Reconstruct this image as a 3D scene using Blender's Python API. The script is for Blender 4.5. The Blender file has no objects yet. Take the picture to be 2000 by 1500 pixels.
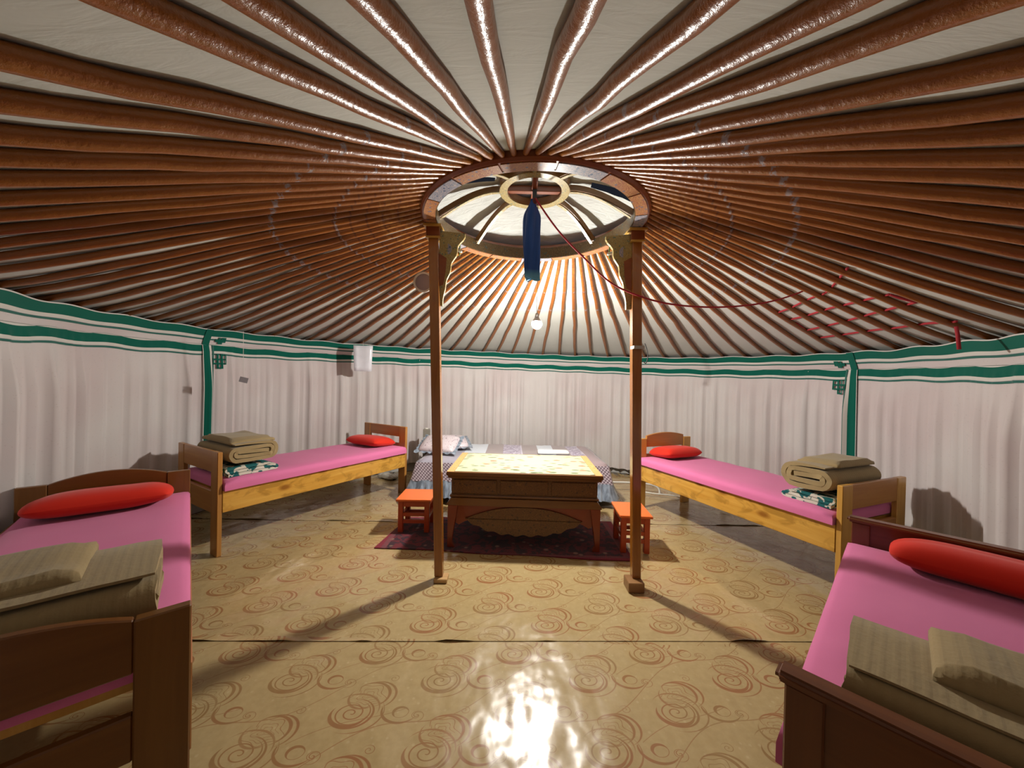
import bpy, bmesh, math, random
from mathutils import Vector, Matrix
PI = math.pi
random.seed(7)
sc = bpy.context.scene
COL = sc.collection

# ------------------------------------------------------------------ camera, world, exposure, light
F_PX, PITCH, ROLL = 712.26, 0.0095, 0.0225
cam_d = bpy.data.cameras.new('camera'); cam = bpy.data.objects.new('camera', cam_d); COL.objects.link(cam)
cam_d.sensor_width = 36; cam_d.sensor_fit = 'HORIZONTAL'; cam_d.lens = F_PX / 2000 * 36; cam_d.clip_start = 0.02
Fv = Vector((0, math.cos(PITCH), -math.sin(PITCH))); Uv = Vector((0, math.sin(PITCH), math.cos(PITCH))); Rv = Vector((1, 0, 0))
Xc = Rv * math.cos(ROLL) + Uv * math.sin(ROLL); Yc = -Rv * math.sin(ROLL) + Uv * math.cos(ROLL); Zc = -Fv
cam.matrix_world = Matrix(((Xc.x, Yc.x, Zc.x, 0), (Xc.y, Yc.y, Zc.y, 0), (Xc.z, Yc.z, Zc.z, 1.45), (0, 0, 0, 1)))
sc.camera = cam
w = bpy.data.worlds.new('night'); sc.world = w; w.use_nodes = True
w.node_tree.nodes['Background'].inputs[0].default_value = (0.012, 0.014, 0.02, 1)
w.node_tree.nodes['Background'].inputs[1].default_value = 1.0
sc.view_settings.view_transform = 'Standard'; sc.view_settings.look = 'None'
sc.view_settings.gamma = 1; sc.view_settings.use_curve_mapping = False
sc.view_settings.exposure = 0.0
BULB = (0.225, 3.52, 2.0)
BULB_STRENGTH = 2350.0
sc.cycles.max_bounces = 8; sc.cycles.diffuse_bounces = 2; sc.cycles.glossy_bounces = 4
sc.cycles.sample_clamp_indirect = 6.0
try: sc.cycles.use_denoising = True
except Exception: pass

# ------------------------------------------------------------------ helpers
def link(o, parent=None):
    COL.objects.link(o)
    if parent is not None: o.parent = parent
    return o
def tag(o, label=None, cat=None, group=None, kind=None):
    if label: o['label'] = label
    if cat: o['category'] = cat
    if group: o['group'] = group
    if kind: o['kind'] = kind
    return o
def empty(name, loc=(0, 0, 0), rz=0.0, label=None, cat=None, group=None):
    o = bpy.data.objects.new(name, None); o.empty_display_size = 0.1
    o.location = loc; o.rotation_euler = (0, 0, rz); link(o)
    return tag(o, label, cat, group)
def obj(name, V, F, m, parent=None, smooth=False, bevel=0.0, seg=1, sharp=None, uv=None):
    me = bpy.data.meshes.new(name); me.from_pydata([tuple(v) for v in V], [], F)
    if uv is not None:
        lay = me.uv_layers.new(name='uv')
        for p in me.polygons:
            for li in p.loop_indices: lay.data[li].uv = uv[me.loops[li].vertex_index]
    if bevel > 0:
        bm = bmesh.new(); bm.from_mesh(me)
        es = [e for e in bm.edges if len(e.link_faces) == 2 and e.calc_face_angle(0) > 0.6]
        bmesh.ops.bevel(bm, geom=es, offset=bevel, segments=seg, affect='EDGES', clamp_overlap=True)
        bm.to_mesh(me); bm.free()
    me.materials.append(m)
    if smooth: me.polygons.foreach_set('use_smooth', [True] * len(me.polygons))
    me.update()
    o = bpy.data.objects.new(name, me); link(o, parent)
    if smooth and sharp:
        try: me.set_sharp_from_angle(angle=sharp)
        except Exception: pass
    return o
class MB:
    def __init__(s): s.V = []; s.F = []
    def add(s, V, F):
        n = len(s.V); s.V += [Vector(v) for v in V]; s.F += [tuple(i + n for i in f) for f in F]; return s
    def box(s, x0, x1, y0, y1, z0, z1, M=None):
        V = [Vector((x, y, z)) for z in (z0, z1) for y in (y0, y1) for x in (x0, x1)]
        if M is not None: V = [M @ v for v in V]
        return s.add(V, [(0, 2, 3, 1), (4, 5, 7, 6), (0, 1, 5, 4), (1, 3, 7, 5), (3, 2, 6, 7), (2, 0, 4, 6)])
    def prism(s, poly, a, b, f):            # poly: 2-D points; f(u, v, t) -> 3-D ; extruded t = a..b
        n = len(poly); V = [f(u, v, a) for u, v in poly] + [f(u, v, b) for u, v in poly]
        F = [tuple(range(n))[::-1], tuple(range(n, 2 * n))] + [(i, (i + 1) % n, n + (i + 1) % n, n + i) for i in range(n)]
        return s.add(V, F)
    def tube(s, pts, r, n=8, caps=True):
        pts = [Vector(p) for p in pts]; rr = r if hasattr(r, '__len__') else [r] * len(pts)
        V = []; F = []; pu = None
        for i, p in enumerate(pts):
            t = (pts[min(i + 1, len(pts) - 1)] - pts[max(i - 1, 0)]).normalized()
            u = (pu - t * pu.dot(t)) if pu is not None else t.cross(Vector((0, 0, 1)) if abs(t.z) < 0.9 else Vector((1, 0, 0)))
            u.normalize(); pu = u; v = t.cross(u)
            for k in range(n):
                a = 2 * PI * k / n; V.append(p + (u * math.cos(a) + v * math.sin(a)) * rr[i])
        for i in range(len(pts) - 1):
            for k in range(n):
                F.append((i * n + k, i * n + (k + 1) % n, (i + 1) * n + (k + 1) % n, (i + 1) * n + k))
        if caps: F += [tuple(range(n))[::-1], tuple(range((len(pts) - 1) * n, len(pts) * n))]
        return s.add(V, F)
    def lathe(s, prof, n=32, c=(0, 0, 0), closed=True, a0=0, a1=2 * PI):
        full = abs(a1 - a0 - 2 * PI) < 1e-6; m = len(prof); V = []; F = []
        N = n if full else n + 1
        for i in range(N):
            a = a0 + (a1 - a0) * i / n
            for r, z in prof: V.append((c[0] + r * math.cos(a), c[1] + r * math.sin(a), c[2] + z))
        for i in range(n):
            j = (i + 1) % N
            for k in range(m if closed else m - 1):
                k2 = (k + 1) % m; F.append((i * m + k, j * m + k, j * m + k2, i * m + k2))
        if closed and not full: F += [tuple(range(m))[::-1], tuple(range((N - 1) * m, N * m))]
        return s.add(V, F)
    def build(s, name, m, parent=None, **k): return obj(name, s.V, s.F, m, parent, **k)
def sstep(x): x = max(0.0, min(1.0, x)); return x * x * (3 - 2 * x)
def lerp(a, b, t): return a + (b - a) * t
def h1(i, s=0): return (math.sin(i * 127.1 + s * 311.7) * 43758.5453) % 1.0
def n1(x, s=0):
    i = math.floor(x); f = x - i; f = f * f * (3 - 2 * f); return h1(i, s) * (1 - f) + h1(i + 1, s) * f

# ------------------------------------------------------------------ node expression helper
class E:
    def __init__(s, nt, k): s.nt = nt; s.k = k
    def op(s, o, *a, clamp=False):
        n = s.nt.nodes.new('ShaderNodeMath'); n.operation = o; n.use_clamp = clamp
        for i, v in enumerate((s,) + a):
            if isinstance(v, E): s.nt.links.new(v.k, n.inputs[i])
            else: n.inputs[i].default_value = v
        return E(s.nt, n.outputs[0])
    def __add__(s, o): return s.op('ADD', o)
    __radd__ = __add__
    def __sub__(s, o): return s.op('SUBTRACT', o)
    def __rsub__(s, o): return E.const(s.nt, o).op('SUBTRACT', s)
    def __mul__(s, o): return s.op('MULTIPLY', o)
    __rmul__ = __mul__
    def __truediv__(s, o): return s.op('DIVIDE', o)
    def __lt__(s, o): return s.op('LESS_THAN', o)
    def __gt__(s, o): return s.op('GREATER_THAN', o)
    def abs(s): return s.op('ABSOLUTE')
    def max(s, o): return s.op('MAXIMUM', o)
    def fract(s): return s.op('FRACT')
    def step(s, edge, soft):   # 1 below edge, 0 above, soft edge
        return ((s - edge) / (-soft)).op('ADD', 0.5, clamp=True)
    @staticmethod
    def const(nt, v):
        n = nt.nodes.new('ShaderNodeValue'); n.outputs[0].default_value = v; return E(nt, n.outputs[0])
class Mat:
    def __init__(s, name, color=(0.5, 0.5, 0.5), rough=0.5, spec=0.5, coat=0.0, metal=0.0, sheen=0.0, coat_rough=0.1):
        s.m = bpy.data.materials.new(name); s.m.use_nodes = True; s.nt = s.m.node_tree
        s.b = s.nt.nodes['Principled BSDF']
        s.b.inputs['Base Color'].default_value = (*color, 1); s.b.inputs['Roughness'].default_value = rough
        s.b.inputs['Specular IOR Level'].default_value = spec; s.b.inputs['Metallic'].default_value = metal
        s.b.inputs['Coat Weight'].default_value = coat; s.b.inputs['Coat Roughness'].default_value = coat_rough
        s.b.inputs['Sheen Weight'].default_value = sheen
        s.tc = s.nt.nodes.new('ShaderNodeTexCoord')
    def xyz(s, which='Object'):
        n = s.nt.nodes.new('ShaderNodeSeparateXYZ'); s.nt.links.new(s.tc.outputs[which], n.inputs[0])
        return [E(s.nt, n.outputs[i]) for i in range(3)]
    def vec(s, x, y, z):
        n = s.nt.nodes.new('ShaderNodeCombineXYZ')
        for i, v in enumerate((x, y, z)):
            if isinstance(v, E): s.nt.links.new(v.k, n.inputs[i])
            else: n.inputs[i].default_value = v
        return n.outputs[0]
    def mapped(s, scale, which='Object', loc=(0, 0, 0)):
        n = s.nt.nodes.new('ShaderNodeMapping'); s.nt.links.new(s.tc.outputs[which], n.inputs[0])
        n.inputs['Scale'].default_value = scale; n.inputs['Location'].default_value = loc; return n.outputs[0]
    def noise(s, vec, scale=5, detail=3, rough=0.5, dist=0.0):
        n = s.nt.nodes.new('ShaderNodeTexNoise'); s.nt.links.new(vec, n.inputs['Vector'])
        n.inputs['Scale'].default_value = scale; n.inputs['Detail'].default_value = detail
        n.inputs['Roughness'].default_value = rough; n.inputs['Distortion'].default_value = dist
        return E(s.nt, n.outputs['Fac'])
    def voronoi(s, vec, scale=5, feature='F1', rand=1.0):
        n = s.nt.nodes.new('ShaderNodeTexVoronoi'); n.feature = feature; s.nt.links.new(vec, n.inputs['Vector'])
        n.inputs['Scale'].default_value = scale; n.inputs['Randomness'].default_value = rand; return E(s.nt, n.outputs['Distance'])
    def mix(s, fac, a, b):
        n = s.nt.nodes.new('ShaderNodeMix'); n.data_type = 'RGBA'
        if isinstance(fac, E): s.nt.links.new(fac.k, n.inputs[0])
        else: n.inputs[0].default_value = fac
        for i, v in ((6, a), (7, b)):
            if isinstance(v, tuple): n.inputs[i].default_value = (*v, 1)
            else: s.nt.links.new(v, n.inputs[i])
        return n.outputs[2]
    def ramp(s, fac, stops, const=False):
        n = s.nt.nodes.new('ShaderNodeValToRGB'); s.nt.links.new(fac.k, n.inputs[0]); cr = n.color_ramp
        if const: cr.interpolation = 'CONSTANT'
        while len(cr.elements) < len(stops): cr.elements.new(0.5)
        for e, (p, c) in zip(cr.elements, stops): e.position = p; e.color = (*c, 1)
        return n.outputs[0]
    def base(s, k): s.nt.links.new(k, s.b.inputs['Base Color']); return s
    def roughness(s, e): s.nt.links.new(e.k, s.b.inputs['Roughness']); return s
    def bump(s, h, strength=0.3, dist=0.01):
        n = s.nt.nodes.new('ShaderNodeBump'); n.inputs['Strength'].default_value = strength; n.inputs['Distance'].default_value = dist
        s.nt.links.new(h.k, n.inputs['Height']); s.nt.links.new(n.outputs[0], s.b.inputs['Normal'])
        s.nt.links.new(n.outputs[0], s.b.inputs['Coat Normal']) if 'Coat Normal' in s.b.inputs else None
        return s

def wood(name, c1, c2, axis='x', rough=0.3, knots=False, coat=0.3, knot=(0.25, 0.08, 0.02)):
    M = Mat(name, c1, rough, 0.5, coat)
    sx = {'x': (0.9, 14, 14), 'y': (14, 0.9, 14), 'z': (14, 14, 0.9)}[axis]
    n = M.noise(M.mapped(sx), 1.6, 6, 0.62, 0.6)
    c = M.ramp(n, [(0.3, c1), (0.5, tuple(lerp(a, b, 0.45) for a, b in zip(c1, c2))), (0.7, c2)])
    if knots:
        pt_ = M.noise(M.mapped((4.5, 9, 7)), 1.0, 3, 0.6, 0.8); c = M.mix(pt_.step(0.46, 0.10) * 0.65, c, tuple(x * 0.62 for x in c1))
        kx = {'x': (4.2, 9, 9), 'y': (9, 4.2, 9), 'z': (9, 9, 4.2)}[axis]
        v = M.voronoi(M.mapped(kx), 1.0)
        c = M.mix(v.step(0.20, 0.18) * 0.85, c, knot)
    M.base(c); M.bump(n, 0.12, 0.004)
    return M.m
def cloth(name, c, c2=None, rough=0.85, scale=260, bump=0.25, sheen=0.15, big=3.0):
    M = Mat(name, c, rough, 0.2, sheen=sheen)
    c2 = c2 or tuple(x * 0.86 for x in c)
    v = M.mapped((1, 1, 1)); n = M.noise(v, big, 3); f = M.noise(v, scale, 2)
    M.base(M.mix(n, c, c2)); M.bump(f, bump, 0.002)
    return M.m
def plain(name, c, rough=0.5, metal=0.0, coat=0.0, vary=0.12, scale=12):
    M = Mat(name, c, rough, 0.5, coat, metal)
    M.base(M.mix(M.noise(M.mapped((1, 1, 1)), scale, 4), tuple(x * (1 - vary) for x in c), tuple(min(1, x * (1 + vary)) for x in c)))
    return M.m

# ------------------------------------------------------------------ materials
GREEN = cloth('green_border_cloth', (0.0, 0.125, 0.085), bump=0.1)
GREEN_THIN = cloth('thin_green_cloth', (0.04, 0.16, 0.13), bump=0.1)
WHITE_BAND = cloth('white_band_cloth', (0.74, 0.72, 0.66), bump=0.1)
M = Mat('pink_white_curtain_cloth', (0.7, 0.55, 0.53), 0.9, 0.15, sheen=0.1)
v = M.mapped((1, 1, 1)); n = M.noise(v, 1.3, 2); sp = M.voronoi(v, 42)
c = M.mix(n.step(0.52, 0.25), (0.63, 0.55, 0.54), (0.68, 0.64, 0.62))
M.base(M.mix(sp.step(0.16, 0.08) * 0.16, c, (0.42, 0.33, 0.30))); M.bump(M.noise(v, 300, 2), 0.15, 0.001)
CURTAIN = M.m
M = Mat('white_roof_canvas', (0.62, 0.61, 0.56), 0.95, 0.1)
v = M.mapped((1, 1, 1)); n = M.noise(v, 1.2, 4); wr = M.noise(M.mapped((2.2, 7, 3)), 2.2, 4, 0.6, 0.8)
M.base(M.mix(n, (0.54, 0.55, 0.505), (0.62, 0.625, 0.58))); M.bump(wr, 0.16, 0.02)
CANVAS = M.m
M = Mat('wall_felt', (0.6, 0.58, 0.53), 0.95, 0.1); M.base(M.mix(M.noise(M.mapped((1, 1, 1)), 20, 4), (0.5, 0.48, 0.44), (0.65, 0.63, 0.58)))
FELT = M.m

def pole_material():
    M = Mat('red_brown_lacquer_with_painted_rings', (0.3, 0.08, 0.02), 0.32, 0.45, 0.2, coat_rough=0.18)
    uvx, uvy, _ = M.xyz('UV')
    v = M.mapped((1, 1, 1)); n = M.noise(v, 7, 3)
    c = M.mix(n, (0.24, 0.066, 0.008), (0.32, 0.105, 0.012))
    # painted decoration near the crown: thin dark rings and small grey-blue flowers
    ring = ((uvx * 22.0).fract() - 0.5).abs().step(0.06, 0.04) * (uvx < 0.27) * (uvx > 0.06)
    c = M.mix(ring * 0.55, c, (0.12, 0.035, 0.02))
    fl = (uvx - 0.405).abs().step(0.006, 0.004).max((uvx - 0.245).abs().step(0.003, 0.002))
    petals = M.noise(v, 60, 2).step(0.52, 0.08)
    c = M.mix(fl * petals * 0.6, c, (0.30, 0.34, 0.42))
    gold = (uvx < 0.13) * M.noise(v, 34, 3).step(0.5, 0.1)
    c = M.mix(gold * 0.25, c, (0.55, 0.28, 0.07))
    M.base(c); M.bump(M.noise(M.mapped((1, 1, 1)), 26, 5, 0.65), 0.38, 0.012)
    return M.m
POLE = pole_material()

# ------------------------------------------------------------------ the round tent: shape fitted to the eave and the crown
CX, CY = 0.1347, 2.7193
RO, ZO, RI = 0.8163, 2.5974, 0.7231
AZ0, NP = -1.7577, 83
def r_eave(a):
    return (3.0474 - 0.0597 * math.cos(a) + 0.3964 * math.sin(a) + 0.0422 * math.cos(2 * a) + 0.0264 * math.sin(2 * a)
            - 0.0734 * math.cos(3 * a) + 0.1499 * math.sin(3 * a))
def z_eave(a): return 1.8388 - 0.0601 * math.cos(a) + 0.0553 * math.sin(a)
def norm_a(a): return (a + PI) % (2 * PI) - PI
def ext(a):
    d = abs(norm_a(a + 1.6)); return 1.0 + 0.19 * sstep((1.25 - d) / 0.5)
def zprof(t, ze):
    z0 = ZO + 0.04; z = z0 + (ze + 0.02 - z0) * t
    if t <= 1: return z - 0.0199 * t * (1 - t) + 0.0503 * t * (1 - t) * (1 - 2 * t) - 0.0926 * t * (1 - t) * (1 - 2 * t) ** 2
    return ze + 0.02 + (t - 1) * ((ze + 0.02 - z0) + 0.0199 + 0.0503 + 0.0926)
def t_ext(a):
    re = r_eave(a); return 1 + (ext(a) - 1) * re / (re - RO)
def z_top(a): return zprof(t_ext(a), z_eave(a)) - 0.02
def r_top(a): return r_eave(a) * ext(a)
def P3(a, r, z): return Vector((CX + r * math.cos(a), CY + r * math.sin(a), z))
WR = 0.09   # how far the wall stands outside the roof's lower edge

# floor slab and the linoleum sheets on it
def floor_outline(off, n=120): return [P3(2 * PI * i / n, r_top(2 * PI * i / n) + off, 0) for i in range(n)]
FB = plain('packed_earth_floor', (0.10, 0.065, 0.04), 0.9)
pl = floor_outline(0.35)
fo = MB().prism([(p.x, p.y) for p in pl], -0.12, -0.006, lambda u, v, t: (u, v, t)).build('floor', FB)
tag(fo, kind='structure')

def lino_material():
    M = Mat('tan_linoleum_with_printed_scrolls', (0.45, 0.3, 0.15), 0.26, 0.5, 0.35, coat_rough=0.13)
    X, Y, Z = M.xyz('Object'); ph = 0.028
    ca, sa = math.cos(ph), math.sin(ph)
    # sheet behind the seam is laid with the print shifted
    behind = Y > 2.016
    X0 = X + behind * 0.155; Y0 = Y - behind * 0.05
    U = X0 * ca + Y0 * sa; V = Y0 * ca - X0 * sa
    T1, T2 = 0.712, 0.342
    def wrap(u, T): return u - ((u / T).op('ROUND')) * T
    def loc(cx, cy, sy=1.0):
        a = wrap(U - cx, T1); b = wrap(V - cy, T2)
        a2 = wrap(U - (cx + T1 / 2), T1); b2 = wrap(V - (cy + T2 / 2), T2)
        d1 = a * a + b * b * 3.0; d2 = a2 * a2 + b2 * b2 * 3.0
        s = d2 < d1
        return a + s * (a2 - a), (b + s * (b2 - b)) * sy
    def polar(a, b, ox=0, oy=0):
        a = a - ox; b = b - oy; return (a * a + b * b).op('SQRT'), b.op('ARCTAN2', a) * (1 / (2 * PI))
    def spiral(a, b, pitch, w, R, hand=1, ph=0.0, r0=0.0):
        r, th = polar(a, b)
        v = (r / pitch + th * hand + ph).fract(); line = ((v - 0.5).abs() * pitch).step(w, w * 0.8)
        return line * r.step(R, 0.004) * (r > r0)
    def cres(a, b, c1, R1, c2, R2):
        r1, _ = polar(a, b, *c1); r2, _ = polar(a, b, *c2)
        return r1.step(R1, 0.003) * (1.0 - r2.step(R2, 0.003))
    m = None
    def add(x, k=1.0):
        nonlocal m
        x = x * k; m = x if m is None else m.max(x)
    # big scroll
    a, b = loc(0.093, 1.925 - 0.003, 1.35)
    add(spiral(a, b, 0.033, 0.0032, 0.083, -1, 0.1, 0.004))
    add(cres(a, b, (0, 0), 0.098, (-0.006, 0.003), 0.094)); add(cres(a, b, (-0.01, -0.012), 0.082, (-0.004, 0.006), 0.078), 1.0)
    add(cres(a, b, (0.012, 0.004), 0.128, (0.004, 0.010), 0.131) * (b < 0.07), 0.9); add(cres(a, b, (0.01, 0.03), 0.105, (0.004, 0.018), 0.107) * (b > -0.02), 0.8)
    # rose
    a, b = loc(-0.268 + 0.05, 1.838, 1.25); a = a * 0.86; b = b * 0.86
    r, th = polar(a, b)
    rw = r * (1.0 + 0.16 * (th * (2 * PI * 5)).op('SINE')) + 0.006 * (th * (2 * PI * 3)).op('SINE')
    v = (rw / 0.017 + th).fract(); add(((v - 0.5).abs() * 0.017).step(0.0013, 0.002) * r.step(0.05, 0.003), 0.8)
    add(((rw - 0.060).abs()).step(0.0016, 0.002) * (th < 0.42), 0.9)
    add(cres(a, b, (0.012, 0.01), 0.072, (0.004, 0.004), 0.069)); add(cres(a, b, (0.03, 0.008), 0.078, (0.022, 0.004), 0.077))
    add(cres(a, b, (-0.015, -0.012), 0.062, (-0.008, -0.004), 0.062), 0.8)
    # moon shape with curl
    a, b = loc(-0.103 + 0.05, 1.757, 1.3)
    add(cres(a, b, (0, 0), 0.036, (0.006, -0.008), 0.031)); add(((polar(a, b)[0] - 0.035).abs()).step(0.0013, 0.002))
    add(cres(a, b, (-0.004, 0.01), 0.083, (0.004, 0.024), 0.084) * (b < 0.03))
    add(spiral(a - 0.075, b + 0.02, 0.02, 0.0018, 0.02, 1, 0.3))
    # small curls
    a, b = loc(0.02, 1.74, 1.25); add(spiral(a, b, 0.02, 0.0015, 0.036, 1, 0.0), 0.85)
    a, b = loc(-0.13, 1.935, 1.25); add(spiral(a, b, 0.016, 0.0015, 0.026, -1, 0.2), 0.85)
    # long running tendrils
    ps = (U / T1) * (2 * PI)
    t1 = wrap(V - 0.05 * ps.op('SINE') - U * (T2 / T1), T2 / 1.0)
    add((t1.abs()).step(0.0022, 0.003), 0.8)
    t2 = wrap(V - 0.03 * (ps + 1.7).op('SINE') - U * (T2 / T1) - 0.11, T2 / 1.0)
    add((t2.abs()).step(0.0016, 0.002) * ((ps + 0.6).op('SINE') > -0.35), 0.75)
    vv = M.mapped((1, 1, 1))
    mott = M.noise(vv, 30, 4, 0.6); big = M.noise(vv, 1.1, 2)
    c = M.mix(mott, (0.385, 0.275, 0.12), (0.52, 0.395, 0.195))
    dots = M.voronoi(vv, 22).step(0.13, 0.1) * 0.3
    c = M.mix(dots, c, (0.62, 0.50, 0.30))
    lc = M.mix(M.noise(vv, 2.6, 2).step(0.5, 0.2), (0.30, 0.10, 0.035), (0.27, 0.145, 0.05))
    M.base(M.mix(m * 0.78, c, lc))
    scuff = M.noise(vv, 9, 4, 0.7); M.roughness(scuff * 0.12 + 0.17)
    n1_ = M.noise(M.mapped((1, 0.75, 1)), 3.6, 1, 0.5, 0.5); n2_ = M.noise(M.mapped((1.3, 1, 1)), 10, 1)
    M.bump(n1_ * 1.0 + n2_ * 0.2, 0.42, 0.05)
    return M.m
LINO = lino_material()
def lino_sheet(y0, y1, z, lift):
    nx, ny = 220, 14; V = []; Fc = []
    for j in range(ny + 1):
        for i in range(nx + 1):
            x = -3.3 + 6.8 * i / nx
            yy0 = y0 + 0.012 * math.sin(x * 0.9) - (x - 0.03) * -0.022
            y = lerp(yy0, y1, (j / ny) ** 2 if lift else j / ny)
            zz = z
            if lift and j == 0:
                b = max(0, n1(x * 9, 3) - 0.62) * 0.026 + 0.0006
                if -1.5 < x < -0.2: b *= 1.6
                zz += b
            dx, dy = x - CX, y - CY; a = math.atan2(dy, dx); r = math.hypot(dx, dy); R = r_top(a) + WR + 0.03
            if r > R: x = CX + dx * R / r; y = CY + dy * R / r
            V.append((x, y, zz))
    for j in range(ny):
        for i in range(nx):
            a = j * (nx + 1) + i; Fc.append((a, a + 1, a + nx + 2, a + nx + 1))
    return obj('linoleum_sheet', V, Fc, LINO, fo, smooth=True)
lino_sheet(-0.75, 2.09, -0.003, False)
lino_sheet(2.016, 3.78, -0.0005, True)
lino_sheet(3.70, 6.3, 0.0015, True)

# outer felt walls (structure), behind the hangings
def wall(name, a0, a1, n):
    V = []; Fc = []
    for i in range(n + 1):
        a = a0 + (a1 - a0) * i / n; r = r_top(a) + WR + 0.07; z = z_top(a) + 0.02
        for rr, zz in ((r, -0.01), (r + 0.05, -0.01), (r + 0.05, z), (r, z)): V.append(P3(a, rr, zz))
    for i in range(n):
        for k in range(4): Fc.append((i * 4 + k, (i + 1) * 4 + k, (i + 1) * 4 + (k + 1) % 4, i * 4 + (k + 1) % 4))
    tag(obj(name, V, Fc, FELT, smooth=True, sharp=0.7), kind='structure')
wall('wall_right', -PI / 4, PI / 4, 40); wall('wall_back', PI / 4, 3 * PI / 4, 40)
wall('wall_left', 3 * PI / 4, 5 * PI / 4, 40); wall('wall_front', 5 * PI / 4, 7 * PI / 4, 40)

# roof canvas (ceiling)
V = []; Fc = []; na, nr = 332, 16
for i in range(na):
    a = 2 * PI * i / na; re = r_eave(a); te = t_ext(a) + (WR + 0.10) / (re - RO)
    sag = 0.5 - 0.5 * math.cos(2 * PI * i / 4)
    for j in range(nr + 1):
        t = te * j / nr; r = RO - 0.02 + (re - RO + 0.02) * t
        V.append(P3(a, r, zprof(t, z_eave(a)) + 0.025 + 0.008 * (n1(i * 0.21, 5) + n1(j * 1.7 + i * 0.05, 9) - 1)))
for i in range(na):
    for j in range(nr):
        a = i * (nr + 1) + j; b = ((i + 1) % na) * (nr + 1) + j; Fc.append((a, b, b + 1, a + 1))
tag(obj('ceiling', V, Fc, CANVAS, smooth=True), kind='structure')

# roof poles
AZF = [-2.8904, -2.8025, -2.7255, -2.6454, -2.5797, -2.5063, -2.4234, -2.3343, -2.2577, -2.1811, -2.0926, -2.005, -1.8715, -1.8073, -1.7339, -1.656, -1.5697, -1.4779, -1.3988, -1.3338, -1.2282, -1.145, -1.0801, -1.0078, -0.9477, -0.873, -0.8012, -0.7252, -0.6563, -0.5881, -0.5154, -0.4397, -0.3575]
AZB = [3.3335, 3.2632, 3.1915, 3.1254, 3.0644, 2.9952, 2.9383, 2.8768, 2.8163, 2.7604, 2.701, 2.6343, 2.5759, 2.5077, 2.4498, 2.3842, 2.3155, 2.2509, 2.1838, 2.1192, 2.0613, 1.9875, 1.9121, 1.8419, 1.7578, 1.6881, 1.6133, 1.5359, 1.4616, 1.3806, 1.3042, 1.2268, 1.152, 1.072, 0.9905, 0.9116, 0.8393, 0.7614, 0.684, 0.6036, 0.5221, 0.437, 0.358, 0.2806, 0.1966, 0.1028, 0.0146, -0.0735, -0.1668, -0.255]
poles = [(k - 15, a) for k, a in enumerate(AZF)] + [(-16 - i, a) for i, a in enumerate(AZB)]
def pole_pt(ac, ae, t, dz=0.0):
    re = r_eave(ae); c0 = P3(ac, RO, 0); e = P3(ae, re, 0); p = c0 + (e - c0) * t
    return Vector((p.x, p.y, zprof(t, z_eave(ae)) + dz))
POLES = {}
ORD = ['first', 'second', 'third', 'fourth', 'fifth', 'sixth', 'seventh', 'eighth', 'ninth', 'tenth', 'eleventh', 'twelfth', 'thirteenth']
ENDS = [45,100,155,205,250,300,340,382,422,458,495,535,569,607,638,672,706,737,768,797,822,853,884,912,945,972,1001,1031,1060,1092,1123,1155,1187,1222,1259,1296,1331,1370,1410,1453,1498,1546,1592,1638,1689,1747,1803,1861,1925,1990]
LANDM = [(403, 'the left green seam'), (853, 'the left centre post'), (1247, 'the right centre post'), (1668, 'the right green seam')]
def pole_label(k):
    if k > -16:
        if -3 <= k <= 4: return 'glossy red-brown overhead roof pole, %s from the left along the top of the picture' % ORD[k + 3]
        if k < -3: return 'red-brown roof pole, %s from the top down the left side of the picture' % ORD[-4 - k]
        return 'red-brown roof pole, %s from the top down the right side of the picture' % ORD[k - 5]
    i = -16 - k; px = ENDS[i]; lm = min(LANDM, key=lambda l: abs(l[0] - px))
    if px >= lm[0]: n_ = len([e for e in ENDS if lm[0] <= e <= px]) ; sd = 'right'
    else: n_ = len([e for e in ENDS if px <= e < lm[0]]); sd = 'left'
    return 'red-brown roof pole with its lower end %s %s of %s' % (ORD[n_ - 1], sd, lm[1])
for k, ae in poles:
    ac = AZ0 + k * 2 * PI / NP; POLES[k] = (ac, ae)
    re = r_eave(ae); te = t_ext(ae) + (WR + 0.02) / (re - RO)
    n = 18; wob = [(n1(i * 0.6 + k * 7.3, 1) - 0.5) * 0.016 * math.sin(PI * min(1, i / n)) for i in range(n + 1)]
    pts = []; rad = []; us = []
    side = Vector((-math.sin(ae), math.cos(ae), 0))
    for i in range(n + 1):
        t = -0.012 + (te + 0.012) * i / n
        p = pole_pt(ac, ae, max(t, -0.02)) + side * wob[i] + Vector((0, 0, 0.6 * wob[(i * 5) % (n + 1)]))
        pts.append(p); us.append(t)
        rad.append(0.0160 + (0.0075 if abs(norm_a(ae + 1.57)) < 0.9 else 0.0048) * sstep(t / 0.35) - 0.003 * sstep((t - 0.75) / 0.3))
    mb = MB().tube(pts, rad, 10)
    uv = [(us[i], j / 10) for i in range(n + 1) for j in range(10)]
    o = obj('roof_pole', mb.V, mb.F, POLE, smooth=True, sharp=1.0, uv=uv)
    tag(o, pole_label(k), 'roof pole', 'roof poles around the crown ring')

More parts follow.
